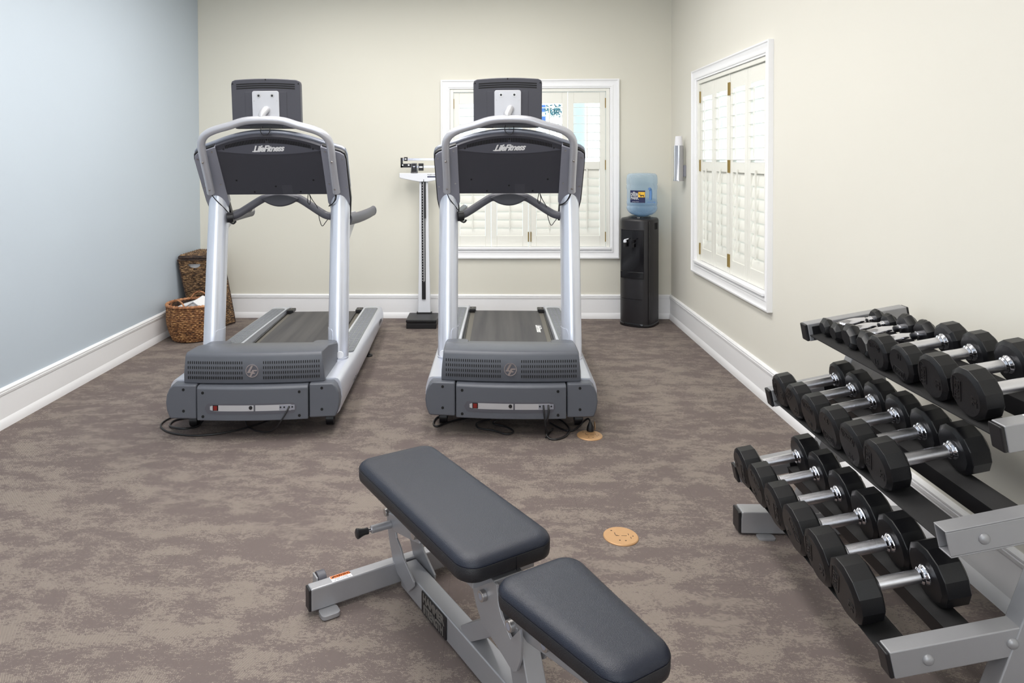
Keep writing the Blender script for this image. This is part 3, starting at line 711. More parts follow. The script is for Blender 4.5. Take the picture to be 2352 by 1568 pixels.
# ------------------------------------------------------------------ cords and floor outlets
def cord(name, pts, r, label, group=None):
    par = TM[0] if 'left treadmill' in label else TM[1]; bpy.context.view_layer.update(); inv = par.matrix_world.inverted()
    return put(name, MB().tube([inv @ Vector(p) for p in pts], r, 8, smooth=6), M['black'], par)
z_ = 0.0062
bpy.context.view_layer.update()
def TW(k, p): return tuple(TM[k].matrix_world @ Vector(p))
cord('power_cord', [(-1.60, 3.93, z_), (-1.70, 3.88, z_), (-1.765, 3.82, z_), (-1.765, 3.72, z_), (-1.68, 3.63, z_), (-1.55, 3.588, z_), (-1.42, 3.61, z_), (-1.31, 3.68, z_), (-1.22, 3.78, z_), (-1.15, 3.9, z_)], 0.0048,
     'black power cord lying in a long loop under the left treadmill front')
cord('power_cord', [(-1.535, 3.80, 0.06), (-1.553, 3.72, 0.012), (-1.60, 3.655, 0.016), (-1.66, 3.665, 0.016), (-1.715, 3.72, z_), (-1.722, 3.79, z_), (-1.67, 3.835, z_), (-1.58, 3.86, z_), (-1.50, 3.90, z_)], 0.0058,
     'thick black cord curled below the left front cap of the left treadmill')
cord('tv_cable', [TW(0, (0.190, -0.052, 0.179)), TW(0, (0.180, -0.070, 0.155)), TW(0, (0.14, -0.075, 0.09)), (-1.13, 3.60, 0.025), (-1.22, 3.66, 0.005), (-1.29, 3.72, 0.005), (-1.33, 3.80, 0.005)], 0.004,
     'thin black cable hanging from the sockets of the left treadmill to the floor')
cord('power_cord', [(-0.20, 3.92, z_), (-0.275, 3.87, z_), (-0.292, 3.78, z_), (-0.268, 3.74, z_), (-0.21, 3.80, z_), (-0.12, 3.86, z_), (-0.02, 3.90, z_)], 0.0055,
     'black cord looping out under the left front cap of the right treadmill')
cord('power_cord', [(0.02, 3.85, z_), (-0.055, 3.79, z_), (-0.045, 3.72, z_), (0.03, 3.688, z_), (0.10, 3.64, z_), (0.138, 3.675, z_), (0.10, 3.74, z_), (0.03, 3.79, z_), (0.08, 3.86, z_)], 0.0048,
     'black cord in a flat loop under the middle of the right treadmill')
cord('tv_cable', [TW(1, (0.165, -0.058, 0.179)), TW(1, (0.168, -0.075, 0.14)), TW(1, (0.18, -0.07, 0.06)), (0.335, 3.66, 0.018), (0.345, 3.70, 0.014), (0.325, 3.66, 0.006), (0.300, 3.60, 0.005)], 0.0045,
     'left one of two cables hanging from the sockets of the right treadmill')
cord('tv_cable', [TW(1, (0.190, -0.055, 0.179)), TW(1, (0.190, -0.075, 0.15)), TW(1, (0.180, -0.075, 0.09)), (0.300, 3.60, 0.03), (0.320, 3.585, 0.006), (0.36, 3.580, 0.006), (0.41, 3.63, 0.006), (0.435, 3.72, 0.006), (0.41, 3.83, 0.006), (0.36, 3.9, 0.006)], 0.0052,
     'right one of two cables hanging from the sockets of the right treadmill, looped on carpet')
pc = cord('power_cord', [(0.34, 3.80, z_), (0.39, 3.72, z_), (0.435, 3.688, z_), (0.475, 3.72, 0.010), (0.508, 3.735, 0.035), (0.532, 3.715, 0.062), (0.540, 3.70, 0.060), (0.541, 3.694, 0.048)], 0.0050, 'right')
put('plug', MB().lathe([(0.0, 0.055), (0.008, 0.054), (0.010, 0.045), (0.017, 0.030), (0.019, 0.012), (0.019, 0.0085)], 14, TM[1].matrix_world.inverted() @ Matrix.Translation((0.541, 3.690, 0))), M['black'], pc)
for i, (x, y) in enumerate(((0.531, 3.640), (0.506, 2.663))):
    t = empty('floor_outlet', (x, y, 0), label=('round brass floor outlet with a black plug in it, by the right treadmill', 'round brass floor outlet lying bare on the carpet beside the bench')[i], cat='floor outlet')
    cvp = put('cover_plate', MB().lathe([(0.066, 0.0), (0.066, 0.003), (0.063, 0.0058), (0.0, 0.0062)], 40), M['outlet'], t, smooth=30)
    mk = MB()
    for px, py, ww, hh in ((-0.03, 0.035, 0.006, 0.003), (-0.02, 0.01, 0.002, 0.02), (0.012, -0.002, 0.02, 0.001), (-0.012, -0.002, 0.012, 0.001), (0.03, 0.008, 0.002, 0.010), (0.045, -0.004, 0.004, 0.003), (0.035, -0.016, 0.002, 0.010), (-0.01, -0.034, 0.006, 0.003), (0.012, -0.036, 0.006, 0.003), (-0.015, 0.0, 0.004, 0.004)):
        mk.box(px-ww/2, px+ww/2, py-hh/2, py+hh/2, 0.005, 0.0068)
    engrave(cvp, mk, M['black'])
    if i == 0:
        put('flip_lid', MB().prism(circle(0, 0, 0.022, 20), 0, 0.002, lambda p: (0.034+p[2]*0.9, 0.062+p[0], 0.030+p[1]+p[2]*0.3)), M['outlet'], t)

# ------------------------------------------------------------------ dumbbell rack along the right wall
rk = empty('dumbbell_rack', (0, 0, 0), label='grey three-tier dumbbell rack with black shelves along the right wall', cat='dumbbell rack')
YN0, YN1, YF0, YF1 = 1.677, 1.723, 2.692, 2.738
AL = R(12.0)
TIERS = [(0.953, 0.263, 0.43, 12.3), (1.080, 0.555, 0.43, 12.3), (1.214, 0.807, 0.375, 10.5)]     # front top corner x, z, arm length, tilt
def tierX(k):
    x0, z0, L_, al = TIERS[k]; al = R(al)
    return lambda p: (x0+p[0]*math.cos(al)-p[1]*math.sin(al)*1.0, p[2], z0+p[0]*math.sin(al)+p[1]*math.cos(al))
HT = 0.066
for fi, (y0, y1) in enumerate(((YN0, YN1), (YF0, YF1))):
    # leaning upright
    up = MB(); sx = lambda z: 1.255+(z-0.33)*0.36
    up.prism([(sx(0.05), 0.05), (sx(0.05)+0.095, 0.05), (sx(0.83)+0.095, 0.83), (sx(0.83), 0.83)], y0-0.003, y1+0.003, lambda p: (p[0], p[2], p[1]))
    upo = put('upright', up, M['rack'], rk, bevel=0.004)
    ft = MB().prism([(0.968, 0.006), (0.968, 0.060), (0.972, 0.088), (1.60, 0.088), (1.60, 0.006)], y0-0.006, y1+0.018, lambda p: (p[0], p[2], p[1]))
    fo = put('foot', ft, M['rack'], rk, bevel=0.004)
    put('end_cap', MB().box(0.958, 0.969, y0-0.004, y1+0.016, 0.008, 0.086), M['black'], fo, bevel=0.004)
    put('floor_tab', MB().prism(rrect(1.02, 1.085, y0-0.045, y0-0.004, 0.012, 4), 0, 0.006).prism(circle(1.052, y0-0.026, 0.006, 10), 0.006, 0.007), M['rack'], fo, bevel=0.001)
    for k in range(3):
        X = tierX(k); L_ = TIERS[k][2]
        t_ = 0.004; open_end = (k == 1 and fi == 0)
        am = MB(); sl = 0.012
        if open_end:
            # hollow tube with walls, its plastic plug missing
            for (v0, v1, d0, d1) in ((-t_, 0, y0, y1), (-HT, -HT+t_, y0, y1), (-HT+t_, -t_, y0, y0+t_), (-HT+t_, -t_, y1-t_, y1)):
                am.loft([[(u, v, d) for v, d in ((v0, d0), (v1, d0), (v1, d1), (v0, d1))] for u in (0, L_)], X=X)
        else:
            am.loft([[(u, v, d) for v, d in ((0, y0), (0, y1), (-HT, y1), (-HT, y0))] for u in (0, L_)], X=X)
        ao = put('tier_arm', am, M['rack'], rk, bevel=0.0035)
        if not open_end:
            put('end_cap', MB().loft([[(u, v, d) for v, d in ((-0.001, y0+0.001), (-0.001, y1-0.001), (-HT+0.001, y1-0.001), (-HT+0.001, y0+0.001))] for u in (-0.010, 0.001)], X=X), M['black'], ao, bevel=0.004)
        if k == 2:
            put('end_cap', MB().loft([[(u, v, d) for v, d in ((-0.002, y0+0.001), (-0.002, y1-0.001), (-HT+0.001, y1-0.001), (-HT+0.001, y0+0.001))] for u in (L_-0.001, L_+0.008)], X=X), M['black'], ao, bevel=0.004)
        bl = MB(); al = R(TIERS[k][3])
        for u in (0.085, 0.285):
            for yy, sg in ((y0, -1), (y1, 1)):
                if fi == 0 and sg > 0: continue
                c = Vector(X((u, -0.034, yy)))
                bl = MB().lathe([(0.0135, 0), (0.0135, 0.002), (0.010, 0.006), (0.004, 0.008)], 18, Matrix.Translation(c) @ Matrix.Rotation(R(90)*(1 if sg < 0 else -1), 4, 'X'))
                put('dome_bolt', bl, M['rack'], ao, smooth=60)
        if k == 2 and fi == 0:
            stk_ = put('instruction_sticker', MB().prism(rrect(0.07, 0.19, 0.006, 0.040, 0.002, 2), 0, 0.0006, lambda p: X((p[0], 0.0005+p[2], y0+p[1]))), M['paper'], ao, smooth=0)
            st_m = MB()
            for i in range(14): st_m.box(0.076+i*0.008, 0.0775+i*0.008, 0.010, 0.037, 0, 0.0004, lambda p: X((p[0], 0.0012+p[2], y0+p[1])))
            engrave(stk_, st_m, M['pad_grey'])
DROP = 0.042      # shelf surface below the arm's top
for k in range(3):
    X = tierX(k)
    ya, yb = YN1, YF0
    for nm, u0, u1 in (('front_shelf_rail', 0.004, 0.080), ('rear_shelf_rail', 0.185, 0.245)):
        m_ = MB()
        m_.box(u0, u1, -DROP-0.005, -DROP-0.0015, ya, yb, X)
        m_.box(u0 if nm[0] == 'r' else u1-0.004, (u0+0.004) if nm[0] == 'r' else u1, -DROP-0.055, -DROP-0.0015, ya, yb, X)
        m_.box(u0, u1, -DROP-0.045, -DROP+0.03, yb-0.004, yb, X) if False else None
        ro = put(nm, m_, M['rackblack'], rk, bevel=0.0015)
        put('rubber_liner', MB().box(u0-0.002, u1+0.001, -DROP-0.0015, -DROP+0.0012, ya+0.002, yb-0.002, X), M['mat_strip'], ro, smooth=0)
        put('end_bracket', MB().box(u0+0.01, u1-0.004, -0.062, -0.010, yb-0.0045, yb-0.0005, X), M['rackblack'], ro, bevel=0.002)

# dumbbells: local x along the handle (front head at x<0), z up; origin under the middle on the shelf surface
def head(mb, x0, x1, r, sides, ch=0.010, ph=0.0):
    s = 1 if x1 > x0 else -1
    if sides == 8: r0, r1 = 0.60, 0.62
    else: r0, r1 = 0.80, 0.84
    prof = [(r*r0, 0.0), (r*r1, 0.001), (r*0.99, ch), (r, ch*1.12), (r, abs(x1-x0)-ch*1.3), (r*0.985, abs(x1-x0)-ch), (r*0.82, abs(x1-x0)-0.001), (r*0.5, abs(x1-x0))]
    rings = []
    for rr, d in prof:
        ring = []
        for i in range(sides):
            a = ph+2*math.pi*(i+0.5)/sides
            ring.append((x0+s*d, rr*math.cos(a), r+rr*math.sin(a)))
        rings.append(ring)
    return mb.loft(rings)
def make_dumbbell(r, L, th, num, rot, kind):
    t = bpy.data.objects.new('dumbbell', None); COL.objects.link(t); t.empty_display_size = 0.05
    hx = L/2
    if kind == 'hex':
        sides = 8; ch = 0.016
    else:
        sides = 12; ch = 0.008
    rc = r*math.cos(math.pi/sides)                       # flats rest on the shelf
    dz = r-rc
    sh = lambda o: setattr(o, 'location', (0, 0, -dz))
    for s in (-1, 1):
        mb = head(MB(), s*hx, s*(hx-th), r, sides, ch)
        h = put('weight_head', mb, M['rubber'], t, smooth=22 if kind == 'hex' else 18, bevel=0.0015); sh(h)
        if kind != 'hex':
            a = R(rot) if s < 0 else R(rot+90)
            ca, sa = math.cos(a), math.sin(a); fr = r*0.74
            def F(p, s=s, ca=ca, sa=sa):
                # face plane: right-hand direction when looking at the outer face
                u, v = p[0]*ca-p[1]*sa, p[0]*sa+p[1]*ca
                return (s*(hx+p[2]), s*u, r+v)
            em = MB()
            em.prism(circle(0, 0, r*0.795, 36), -0.002, 0.0004, F)
            engrave(h, em, M['rubber'])
            em = MB(); k_ = r/0.075
            o_ = [(-0.034, 0.050), (0.034, 0.050), (0.040, 0.040), (0.032, 0.016), (-0.032, 0.016), (-0.040, 0.040)]
            i_ = [(-0.032, 0.0475), (0.032, 0.0475), (0.0372, 0.0395), (0.0302, 0.0185), (-0.0302, 0.0185), (-0.0372, 0.0395)]
            for q in range(6):
                w_ = (q+1) % 6
                em.prism([(o_[q][0]*k_, o_[q][1]*k_), (o_[w_][0]*k_, o_[w_][1]*k_), (i_[w_][0]*k_, i_[w_][1]*k_), (i_[q][0]*k_, i_[q][1]*k_)], 0.0002, 0.0018, F)
            em.text('TROY', 0.025*k_, 0.0014, lambda p: F((p[0], p[1]+0.033*k_, p[2]+0.0004)), offset=0.0006)
            em.text(str(num), 0.030*k_, 0.0014, lambda p: F((p[0], p[1]-0.038*k_, p[2]+0.0004)), offset=0.0010)
            engrave(h, em, M['rubber_mark'])
        else:
            mk = MB().text(str(num), 0.018, 0.0006, lambda p: (s*(hx-th/2)-p[1]*0+p[0]*0.8, p[1], r+rc+p[2]+0.0002), offset=0.0004)
            engrave(h, mk, M['rubber_mark'])
    hl = hx-th
    if kind == 'hex':
        pf = [(0.0135, -hl), (0.0135, -hl+0.012), (0.0115, -hl+0.013), (0.0115, -hl+0.028), (0.0135, -hl+0.030), (0.0165, -0.012), (0.0168, 0.0), (0.0165, 0.012), (0.0135, hl-0.030), (0.0115, hl-0.028), (0.0115, hl-0.013), (0.0135, hl-0.012), (0.0135, hl)]
    else:
        pf = [(0.0165, -hl), (0.0165, hl)]
    Xh = Matrix.Translation((0, 0, r)) @ Matrix.Rotation(R(90), 4, 'Y')
    g = put('handle', MB().lathe(pf, 22, Xh), M['chrome' if kind == 'hex' else 'knurl'], t, smooth=50); sh(g)
    if kind != 'hex':
        for s in (-1, 1):
            prof = [(0.017, s*(hl-0.017)), (0.0215, s*(hl-0.013)), (0.0215, s*(hl-0.010)), (0.0195, s*(hl-0.008)), (0.025, s*(hl-0.002)), (0.026, s*(hl+0.001))]
            c = put('collar', MB().lathe(prof, 14, Xh), M['chrome'], t, smooth=20); sh(c)
    return t, rc
ORD = ['first', 'second', 'third', 'fourth', 'fifth', 'sixth', 'seventh', 'eighth']
ROWS = [
  (0, 0.9430, [(2.617, .0715, 40, -100), (2.470, .0735, 40, -35), (2.322, .0740, 45, -100), (2.174, .0750, 45, -60), (2.021, .0770, 50, 70), (1.862, .0800, 50, 65)]),
  (1, 1.0830, [(2.625, .0610, 25, 80), (2.505, .0620, 25, 35), (2.378, .0650, 30, -8), (2.246, .0665, 30, 172), (2.112, .0680, 35, -8), (1.974, .0700, 35, 70)]),
  (2, 1.2240, [(2.636, .0370, 5, 0), (2.556, .0380, 5, 0), (2.462, .0470, 10, 0), (2.362, .0480, 10, 0), (2.240, .0560, 15, -5), (2.112, .0580, 15, 165), (1.965, .0650, 20, 78), (1.822, .0680, 20, 78)])]
SHN = ['bottom', 'middle', 'top']
for k, xf, lst in ROWS:
    x0, z0, L_, al = TIERS[k]
    for i, (y, r, num, rot) in enumerate(lst):
        hexk = (k == 2 and i < 4)
        if hexk: Lh, th = (0.225, 0.036) if i < 2 else (0.240, 0.044)
        else: Lh, th = (0.262+0.0006*num, 0.050+0.0005*num)
        Ld = Lh
        t, rc = make_dumbbell(r, Ld, th, num, rot, 'hex' if hexk else 'round')
        u_f = (xf-x0)/math.cos(R(al))-(0.0)
        if hexk: u_f += 0.018
        uc = max(u_f, -0.03)+Ld/2+(r-DROP)*math.tan(R(al))*0.0
        X = tierX(k); c = Vector(X((uc, -DROP+0.0014, y)))
        t.location = c; t.rotation_euler = (0, -R(al), 0)
        end = ('%s from the far end' % ORD[i]) if i < len(lst)-1 else 'nearest the camera'
        look = 'small black octagonal dumbbell' if hexk else 'black twelve-sided dumbbell marked %d' % num
        tag(t, '%s, %s on the rack %s shelf' % (look, end, SHN[k]), 'dumbbell', 'dumbbells on the %s shelf of the rack' % SHN[k])

# ------------------------------------------------------------------ weight bench (x across, -y towards its seat)
bn = empty('weight_bench', (-0.277, 2.344, 0), R(32.3), label='adjustable weight bench with two black vinyl pads on a silver frame', cat='weight bench')
def pad(name, pts_half, y0, y1, z0, z1, rc, zt=0.0):
    """pts_half: half widths at far (y0) and near (y1) end"""
    wa, wb = pts_half; n = 8
    out = []
    for cx, cy, a0, hw in ((wa[1]-rc, y0-rc, 0, 0), (wa[0]+rc, y0-rc, 90, 0), (wb[0]+rc, y1+rc, 180, 0), (wb[1]-rc, y1+rc, 270, 0)):
        for k in range(n+1):
            a = R(a0+90*k/n); out.append((cx+rc*math.cos(a), cy+rc*math.sin(a)))
    cx = sum(p[0] for p in out)/len(out); cy = sum(p[1] for p in out)/len(out)
    def ring(d, z):
        r = []
        for i, p in enumerate(out):
            q0 = out[i-1]; q1 = out[(i+1) % len(out)]
            t_ = Vector((q1[0]-q0[0], q1[1]-q0[1])); 
            if t_.length < 1e-9: t_ = Vector((1, 0))
            n_ = Vector((t_.y, -t_.x)).normalized()
            zz = z+zt*(p[1]-cy)
            r.append((p[0]-n_.x*d, p[1]-n_.y*d, zz))
        return r
    zs = z1-0.024
    side = MB().loft([ring(0.010, z0), ring(0.002, z0+0.006), ring(0.0, z0+0.016), ring(0.0, zs-0.003), ring(0.0015, zs-0.0005), ring(0.004, zs+0.001)])
    s_o = put(name, side, M['vinyl_side'], bn, smooth=50)
    tp = MB().loft([ring(0.004, zs-0.002), ring(0.0005, zs+0.0012), ring(0.0005, zs+0.004), ring(0.006, zs+0.013), ring(0.014, zs+0.019), ring(0.026, zs+0.0225), ring(0.038, zs+0.024), ring(0.046, zs+0.0245)])
    put('top_cover', tp, M['vinyl'], s_o, smooth=60)
    put('piping', MB().tube([Vector(p) for p in ring(0.0003, zs)]+[Vector(ring(0.0003, zs)[0])], 0.0011, 6), M['vinyl_side'], s_o)
    return s_o
bp_ = pad('back_pad', ((-0.143, 0.150), (-0.138, 0.156)), 0.105, -0.630, 0.360, 0.425, 0.056)
put('cover_seam', MB().box(0.018, 0.0195, -0.6315, -0.629, 0.364, 0.40), M['vinyl_side'], bp_, smooth=0)
pad('seat_pad', ((-0.113, 0.137), (-0.085, 0.100)), -0.705, -1.115, 0.363, 0.425, 0.055)
# frame
def beam(mb, a, b, wd, ht, ax=0):
    """box section from a to b, wd across x, ht in the y/z plane"""
    a = Vector(a); b = Vector(b); d = (b-a).normalized(); s_ = Vector((1, 0, 0)) if abs(d.x) < 0.5 else Vector((0, 1, 0)); u_ = d.cross(s_).normalized(); s_ = u_.cross(d)
    rg = [[tuple(p+s_*x*wd/2+u_*y*ht/2) for x, y in ((-1, -1), (1, -1), (1, 1), (-1, 1))] for p in (a, b)]
    return mb.loft(rg)
cbm = put('crossbar', MB().box(-0.330, 0.335, -0.002, 0.038, 0.016, 0.088), M['bench'], bn, bevel=0.005, seg=3)
for s in (-1, 1):
    put('end_cap', MB().box(*sorted((s*0.329+0.001, s*0.338+0.001)), -0.001, 0.037, 0.017, 0.087), M['black'], cbm, bevel=0.004)
    put('floor_tab', MB().prism(rrect(min(s*0.308, s*0.247), max(s*0.308, s*0.247), -0.045, 0.004, 0.014, 4), 0.004, 0.016, None).prism(circle(s*0.278, -0.024, 0.006, 10), 0.0160, 0.0165), M['bench'], cbm, bevel=0.001)
    put('transport_wheel', MB().tube([(s*0.262, 0.066, 0.072), (s*0.290, 0.066, 0.072)], 0.026, 20), M['grey_dark'], cbm, bevel=0.002)
    put('wheel_bracket', MB().box(*sorted((s*0.294, s*0.300)), 0.036, 0.075, 0.045, 0.096), M['bench'], cbm, bevel=0.002)
spn = put('spine', MB().box(-0.029, 0.029, -1.25, -0.02, 0.016, 0.092), M['bench'], bn, bevel=0.005, seg=3)
put('front_foot', MB().box(-0.16, 0.16, -1.30, -1.25, 0.0, 0.080), M['bench'], bn, bevel=0.005)
npl = put('nameplate', MB().prism(rrect(-0.338, -0.180, 0.020, 0.088, 0.004, 3), 0, 0.004, lambda p: (-0.029-p[2], p[0], p[1])), M['black'], spn, bevel=0.001)
put('nameplate_letters', MB().text('HAMMER', 0.036, 0.0014, lambda p: (-0.0332-p[2], -0.259-p[0], 0.071+p[1]), offset=0.0014, xs=0.92)
    .text('STRENGTH', 0.036, 0.0014, lambda p: (-0.0332-p[2], -0.259-p[0], 0.038+p[1]), offset=0.0014, xs=0.70), M['plate_grey'], npl, smooth=0)
stk = put('warning_sticker', MB().box(-0.258, -0.190, 0.001, 0.035, 0.088, 0.0886), M['paper'], cbm, smooth=0)
put('sticker_band', MB().box(-0.257, -0.191, 0.019, 0.034, 0.0886, 0.0889), M['orange'], stk, smooth=0)
put('sticker_text', MB().text('WARNING', 0.015, 0.0003, lambda p: (-0.220+p[0], 0.026+p[1], 0.0890), offset=0.0004, xs=0.85)
    .text('KEEP CLEAR', 0.009, 0.0003, lambda p: (-0.224+p[0], 0.014+p[1], 0.0888), xs=0.9).text('OF MOVING PARTS', 0.008, 0.0003, lambda p: (-0.224+p[0], 0.006+p[1], 0.0888), xs=0.85)
    .prism([(-0.254, 0.021), (-0.245, 0.021), (-0.2495, 0.031)], 0.0889, 0.0892), M['ink'], stk, smooth=0)
# pair of curved adjustment ladders
for s in (-1, 1):
    inner = [(0.060, 0.262), (0.045, 0.272), (0.030, 0.262), (0.026, 0.238), (0.018, 0.215), (-0.004, 0.196), (-0.012, 0.176), (-0.040, 0.160), (-0.062, 0.135), (-0.100, 0.115), (-0.140, 0.095)]
    outer = [(-0.140, 0.080), (-0.105, 0.045), (-0.020, 0.060), (0.015, 0.085), (0.040, 0.130), (0.062, 0.190), (0.066, 0.240)]
    put('adjustment_ladder', MB().prism(inner+outer, s*0.034, s*0.041, lambda p: (p[2], p[0], p[1])), M['bench'], bn, bevel=0.0015)
# back-pad frame, link and pull pin
put('pad_rail', MB().box(-0.045, 0.045, -0.62, 0.06, 0.300, 0.350).box(-0.098, 0.098, -0.60, 0.055, 0.334, 0.3605).prism([(-0.62, 0.30), (-0.10, 0.285), (0.06, 0.318), (-0.62, 0.318)], -0.040, -0.034, lambda p: (p[2], p[0], p[1])), M['bench'], bn, bevel=0.003)
lk = MB(); beam(lk, (0, 0.022, 0.222), (0, -0.20, 0.276), 0.104, 0.054); put('support_link', lk, M['bench'], bn, bevel=0.004)
put('link_pivot', MB().tube([(-0.066, -0.185, 0.272), (0.066, -0.185, 0.272)], 0.013, 16), M['screw'], bn, bevel=0.001)
pin = put('pin_housing', MB().tube([(-0.052, 0.008, 0.218), (-0.122, 0.008, 0.218)], 0.0125, 18), M['bench'], bn, bevel=0.001)
put('pin_shaft', MB().tube([(-0.122, 0.008, 0.218), (-0.136, 0.008, 0.218)], 0.006, 12), M['chrome'], pin)
put('pull_knob', MB().lathe([(0.011, 0.0), (0.0105, 0.012), (0.0125, 0.022), (0.0165, 0.034), (0.0165, 0.038), (0.012, 0.041)], 18, Matrix.Translation((-0.134, 0.008, 0.218)) @ Matrix.Rotation(R(-90), 4, 'Y')), M['black'], pin, smooth=50)
put('ladder_roller', MB().tube([(-0.056, 0.048, 0.240), (0.056, 0.048, 0.240)], 0.0125, 18), M['screw'], bn, bevel=0.002)
# seat post, strut, hinge plates, seat tube
ps = MB(); beam(ps, (0, -0.735, 0.06), (0, -0.665, 0.255), 0.056, 0.075); put('seat_post', ps, M['bench'], bn, bevel=0.004)
su = MB(); beam(su, (0, -0.42, 0.085), (0, -0.60, 0.215), 0.050, 0.045); put('diagonal_strut', su, M['bench'], bn, bevel=0.003)
for s in (-1, 1):
    pl = [(-0.440, 0.335), (-0.470, 0.325), (-0.505, 0.290), (-0.530, 0.240), (-0.560, 0.205), (-0.640, 0.185), (-0.705, 0.165), (-0.722, 0.178), (-0.738, 0.215), (-0.742, 0.268), (-0.735, 0.290), (-0.695, 0.243), (-0.655, 0.275), (-0.640, 0.300), (-0.632, 0.345), (-0.60, 0.352)]
    put('hinge_plate', MB().prism(pl, s*0.038, s*0.046, lambda p: (p[2], p[0], p[1])), M['bench'], bn, bevel=0.0015)
    for y, z in ((-0.575, 0.290), (-0.705, 0.285), (-0.825, 0.302)):
        xa = 0.046 if y > -0.8 else 0.028
        b_ = put('hinge_bolt', MB().tube([(s*xa, y, z), (s*(xa+0.014), y, z)], 0.0145, 18), M['screw'], bn, bevel=0.0015)
        put('bolt_socket', MB().tube([(s*(xa+0.0135), y, z), (s*(xa+0.0145), y, z)], 0.009, 14), M['bracket'], b_)
put('seat_tube', MB().prism([(-0.69, 0.27), (-0.74, 0.255), (-1.09, 0.315), (-1.09, 0.364), (-0.70, 0.364)], -0.029, 0.029, lambda p: (p[2], p[0], p[1])), M['bench'], bn, bevel=0.004)
put('cross_pin', MB().tube([(-0.04, -0.64, 0.33), (0.04, -0.64, 0.33)], 0.010, 14), M['bench'], bn)

# ------------------------------------------------------------------ physician's scale
s_ = empty('physician_scale', (-0.553, 6.10, 0), label='white beam scale with a black platform standing against the back wall', cat='scale')
put('platform', MB().box(-0.135, 0.125, -0.185, 0.10, 0.052, 0.078), M['black'], s_, bevel=0.006)
put('platform_base', MB().box(-0.132, 0.122, -0.18, 0.09, 0.0, 0.047), M['black'], s_, bevel=0.004)
put('column', MB().loft([[(x*h, y, z) for x, y in ((-1, 0.065), (1, 0.065), (1, 0.105), (-1, 0.105))] for z, h in ((0.078, 0.056), (0.6, 0.045), (1.245, 0.0375))]), M['white'], s_, bevel=0.006)
put('column_shoulder', MB().box(-0.068, 0.068, 0.06, 0.10, 0.076, 0.088), M['black'], s_, bevel=0.003)
hr_ = put('height_rod', MB().box(-0.019, 0.014, 0.053, 0.064, 0.205, 1.245), M['black'], s_, bevel=0.001)
tk = MB()
for i in range(36): tk.box(-0.0125, -0.0085, 0.0522, 0.053, 0.37+i*0.024, 0.376+i*0.024)
for i in range(90): tk.box(0.004, 0.0075, 0.0522, 0.053, 0.37+i*0.0075, 0.3725+i*0.0075)
tk.box(-0.0015, 0.0015, 0.0515, 0.053, 0.36, 1.24)
engrave(hr_, tk, M['white_ink'])
put('rod_slider', MB().box(0.003, 0.020, 0.045, 0.054, 0.92, 1.24).tube([(0.002, 0.05, 1.238), (0.002, 0.05, 1.262)], 0.006, 8), M['black'], hr_, bevel=0.001)
put('beam_head', MB().prism([(-0.212, 1.318), (0.212, 1.318), (0.212, 1.278), (0.195, 1.270), (0.04, 1.240), (-0.04, 1.240), (-0.195, 1.270), (-0.212, 1.278)], 0.045, 0.095, lambda p: (p[0], p[2], p[1])), M['white'], s_, bevel=0.006)
put('scale_logo', MB().text('Health o meter', 0.017, 0.0006, lambda p: (0.035+p[0], 0.0445, 1.302+p[1]), align='LEFT', xs=0.9), M['ink'], s_, smooth=0)
lb = MB().box(0.035, 0.15, 0.0442, 0.045, 1.279, 1.289); lb.cur = 1
lb.text('PROFESSIONAL', 0.008, 0.0004, lambda p: (0.045+p[0], 0.0439, 1.284+p[1]), align='LEFT', xs=1.3)
put('scale_logo_band', lb, [M['navy'], M['white_ink']], s_, smooth=0)
bbk = put('beam_bracket', MB().box(-0.200, -0.182, 0.045, 0.075, 1.365, 1.452).box(-0.200, -0.10, 0.045, 0.072, 1.366, 1.400), M['black'], s_, bevel=0.002)
put('upper_beam', MB().box(-0.19, 0.215, 0.055, 0.063, 1.427, 1.447), M['steel'], s_, bevel=0.001)
put('lower_beam', MB().box(-0.10, 0.215, 0.052, 0.060, 1.362, 1.382), M['steel'], s_, bevel=0.001)
put('poise', MB().box(-0.170, -0.139, 0.046, 0.072, 1.423, 1.457), M['black'], s_, bevel=0.002)
put('poise', MB().box(-0.043, 0.001, 0.042, 0.075, 1.338, 1.402), M['black'], s_, bevel=0.002)
bt = MB()
bt.box(-0.163, -0.148, 0.0452, 0.046, 1.436, 1.445).box(-0.187, -0.176, 0.0442, 0.045, 1.382, 1.393).box(-0.135, -0.122, 0.0442, 0.045, 1.381, 1.394).box(-0.036, -0.006, 0.0412, 0.042, 1.364, 1.376)
engrave(bbk, bt, M['white_ink'])
put('beam_pivot', MB().prism([(-0.112, 1.318), (-0.050, 1.318), (-0.058, 1.404), (-0.104, 1.404)], 0.040, 0.085, lambda p: (p[0], p[2], p[1])), M['black'], s_, bevel=0.005)
pv = MB()
for a, b in (((-0.108, 1.323), (-0.101, 1.400)), ((-0.054, 1.323), (-0.061, 1.400)), ((-0.101, 1.400), (-0.061, 1.400)), ((-0.108, 1.323), (-0.054, 1.323))):
    pv.tube([(a[0], 0.0395, a[1]), (b[0], 0.0395, b[1])], 0.0014, 6)
pv.prism([(-0.093, 1.379), (-0.069, 1.379), (-0.072, 1.374), (-0.079, 1.371), (-0.081, 1.354), (-0.083, 1.371), (-0.090, 1.374)], 0.0385, 0.040, lambda p: (p[0], p[2], p[1]))
put('pivot_emblem', pv, M['steel'], s_, smooth=0)

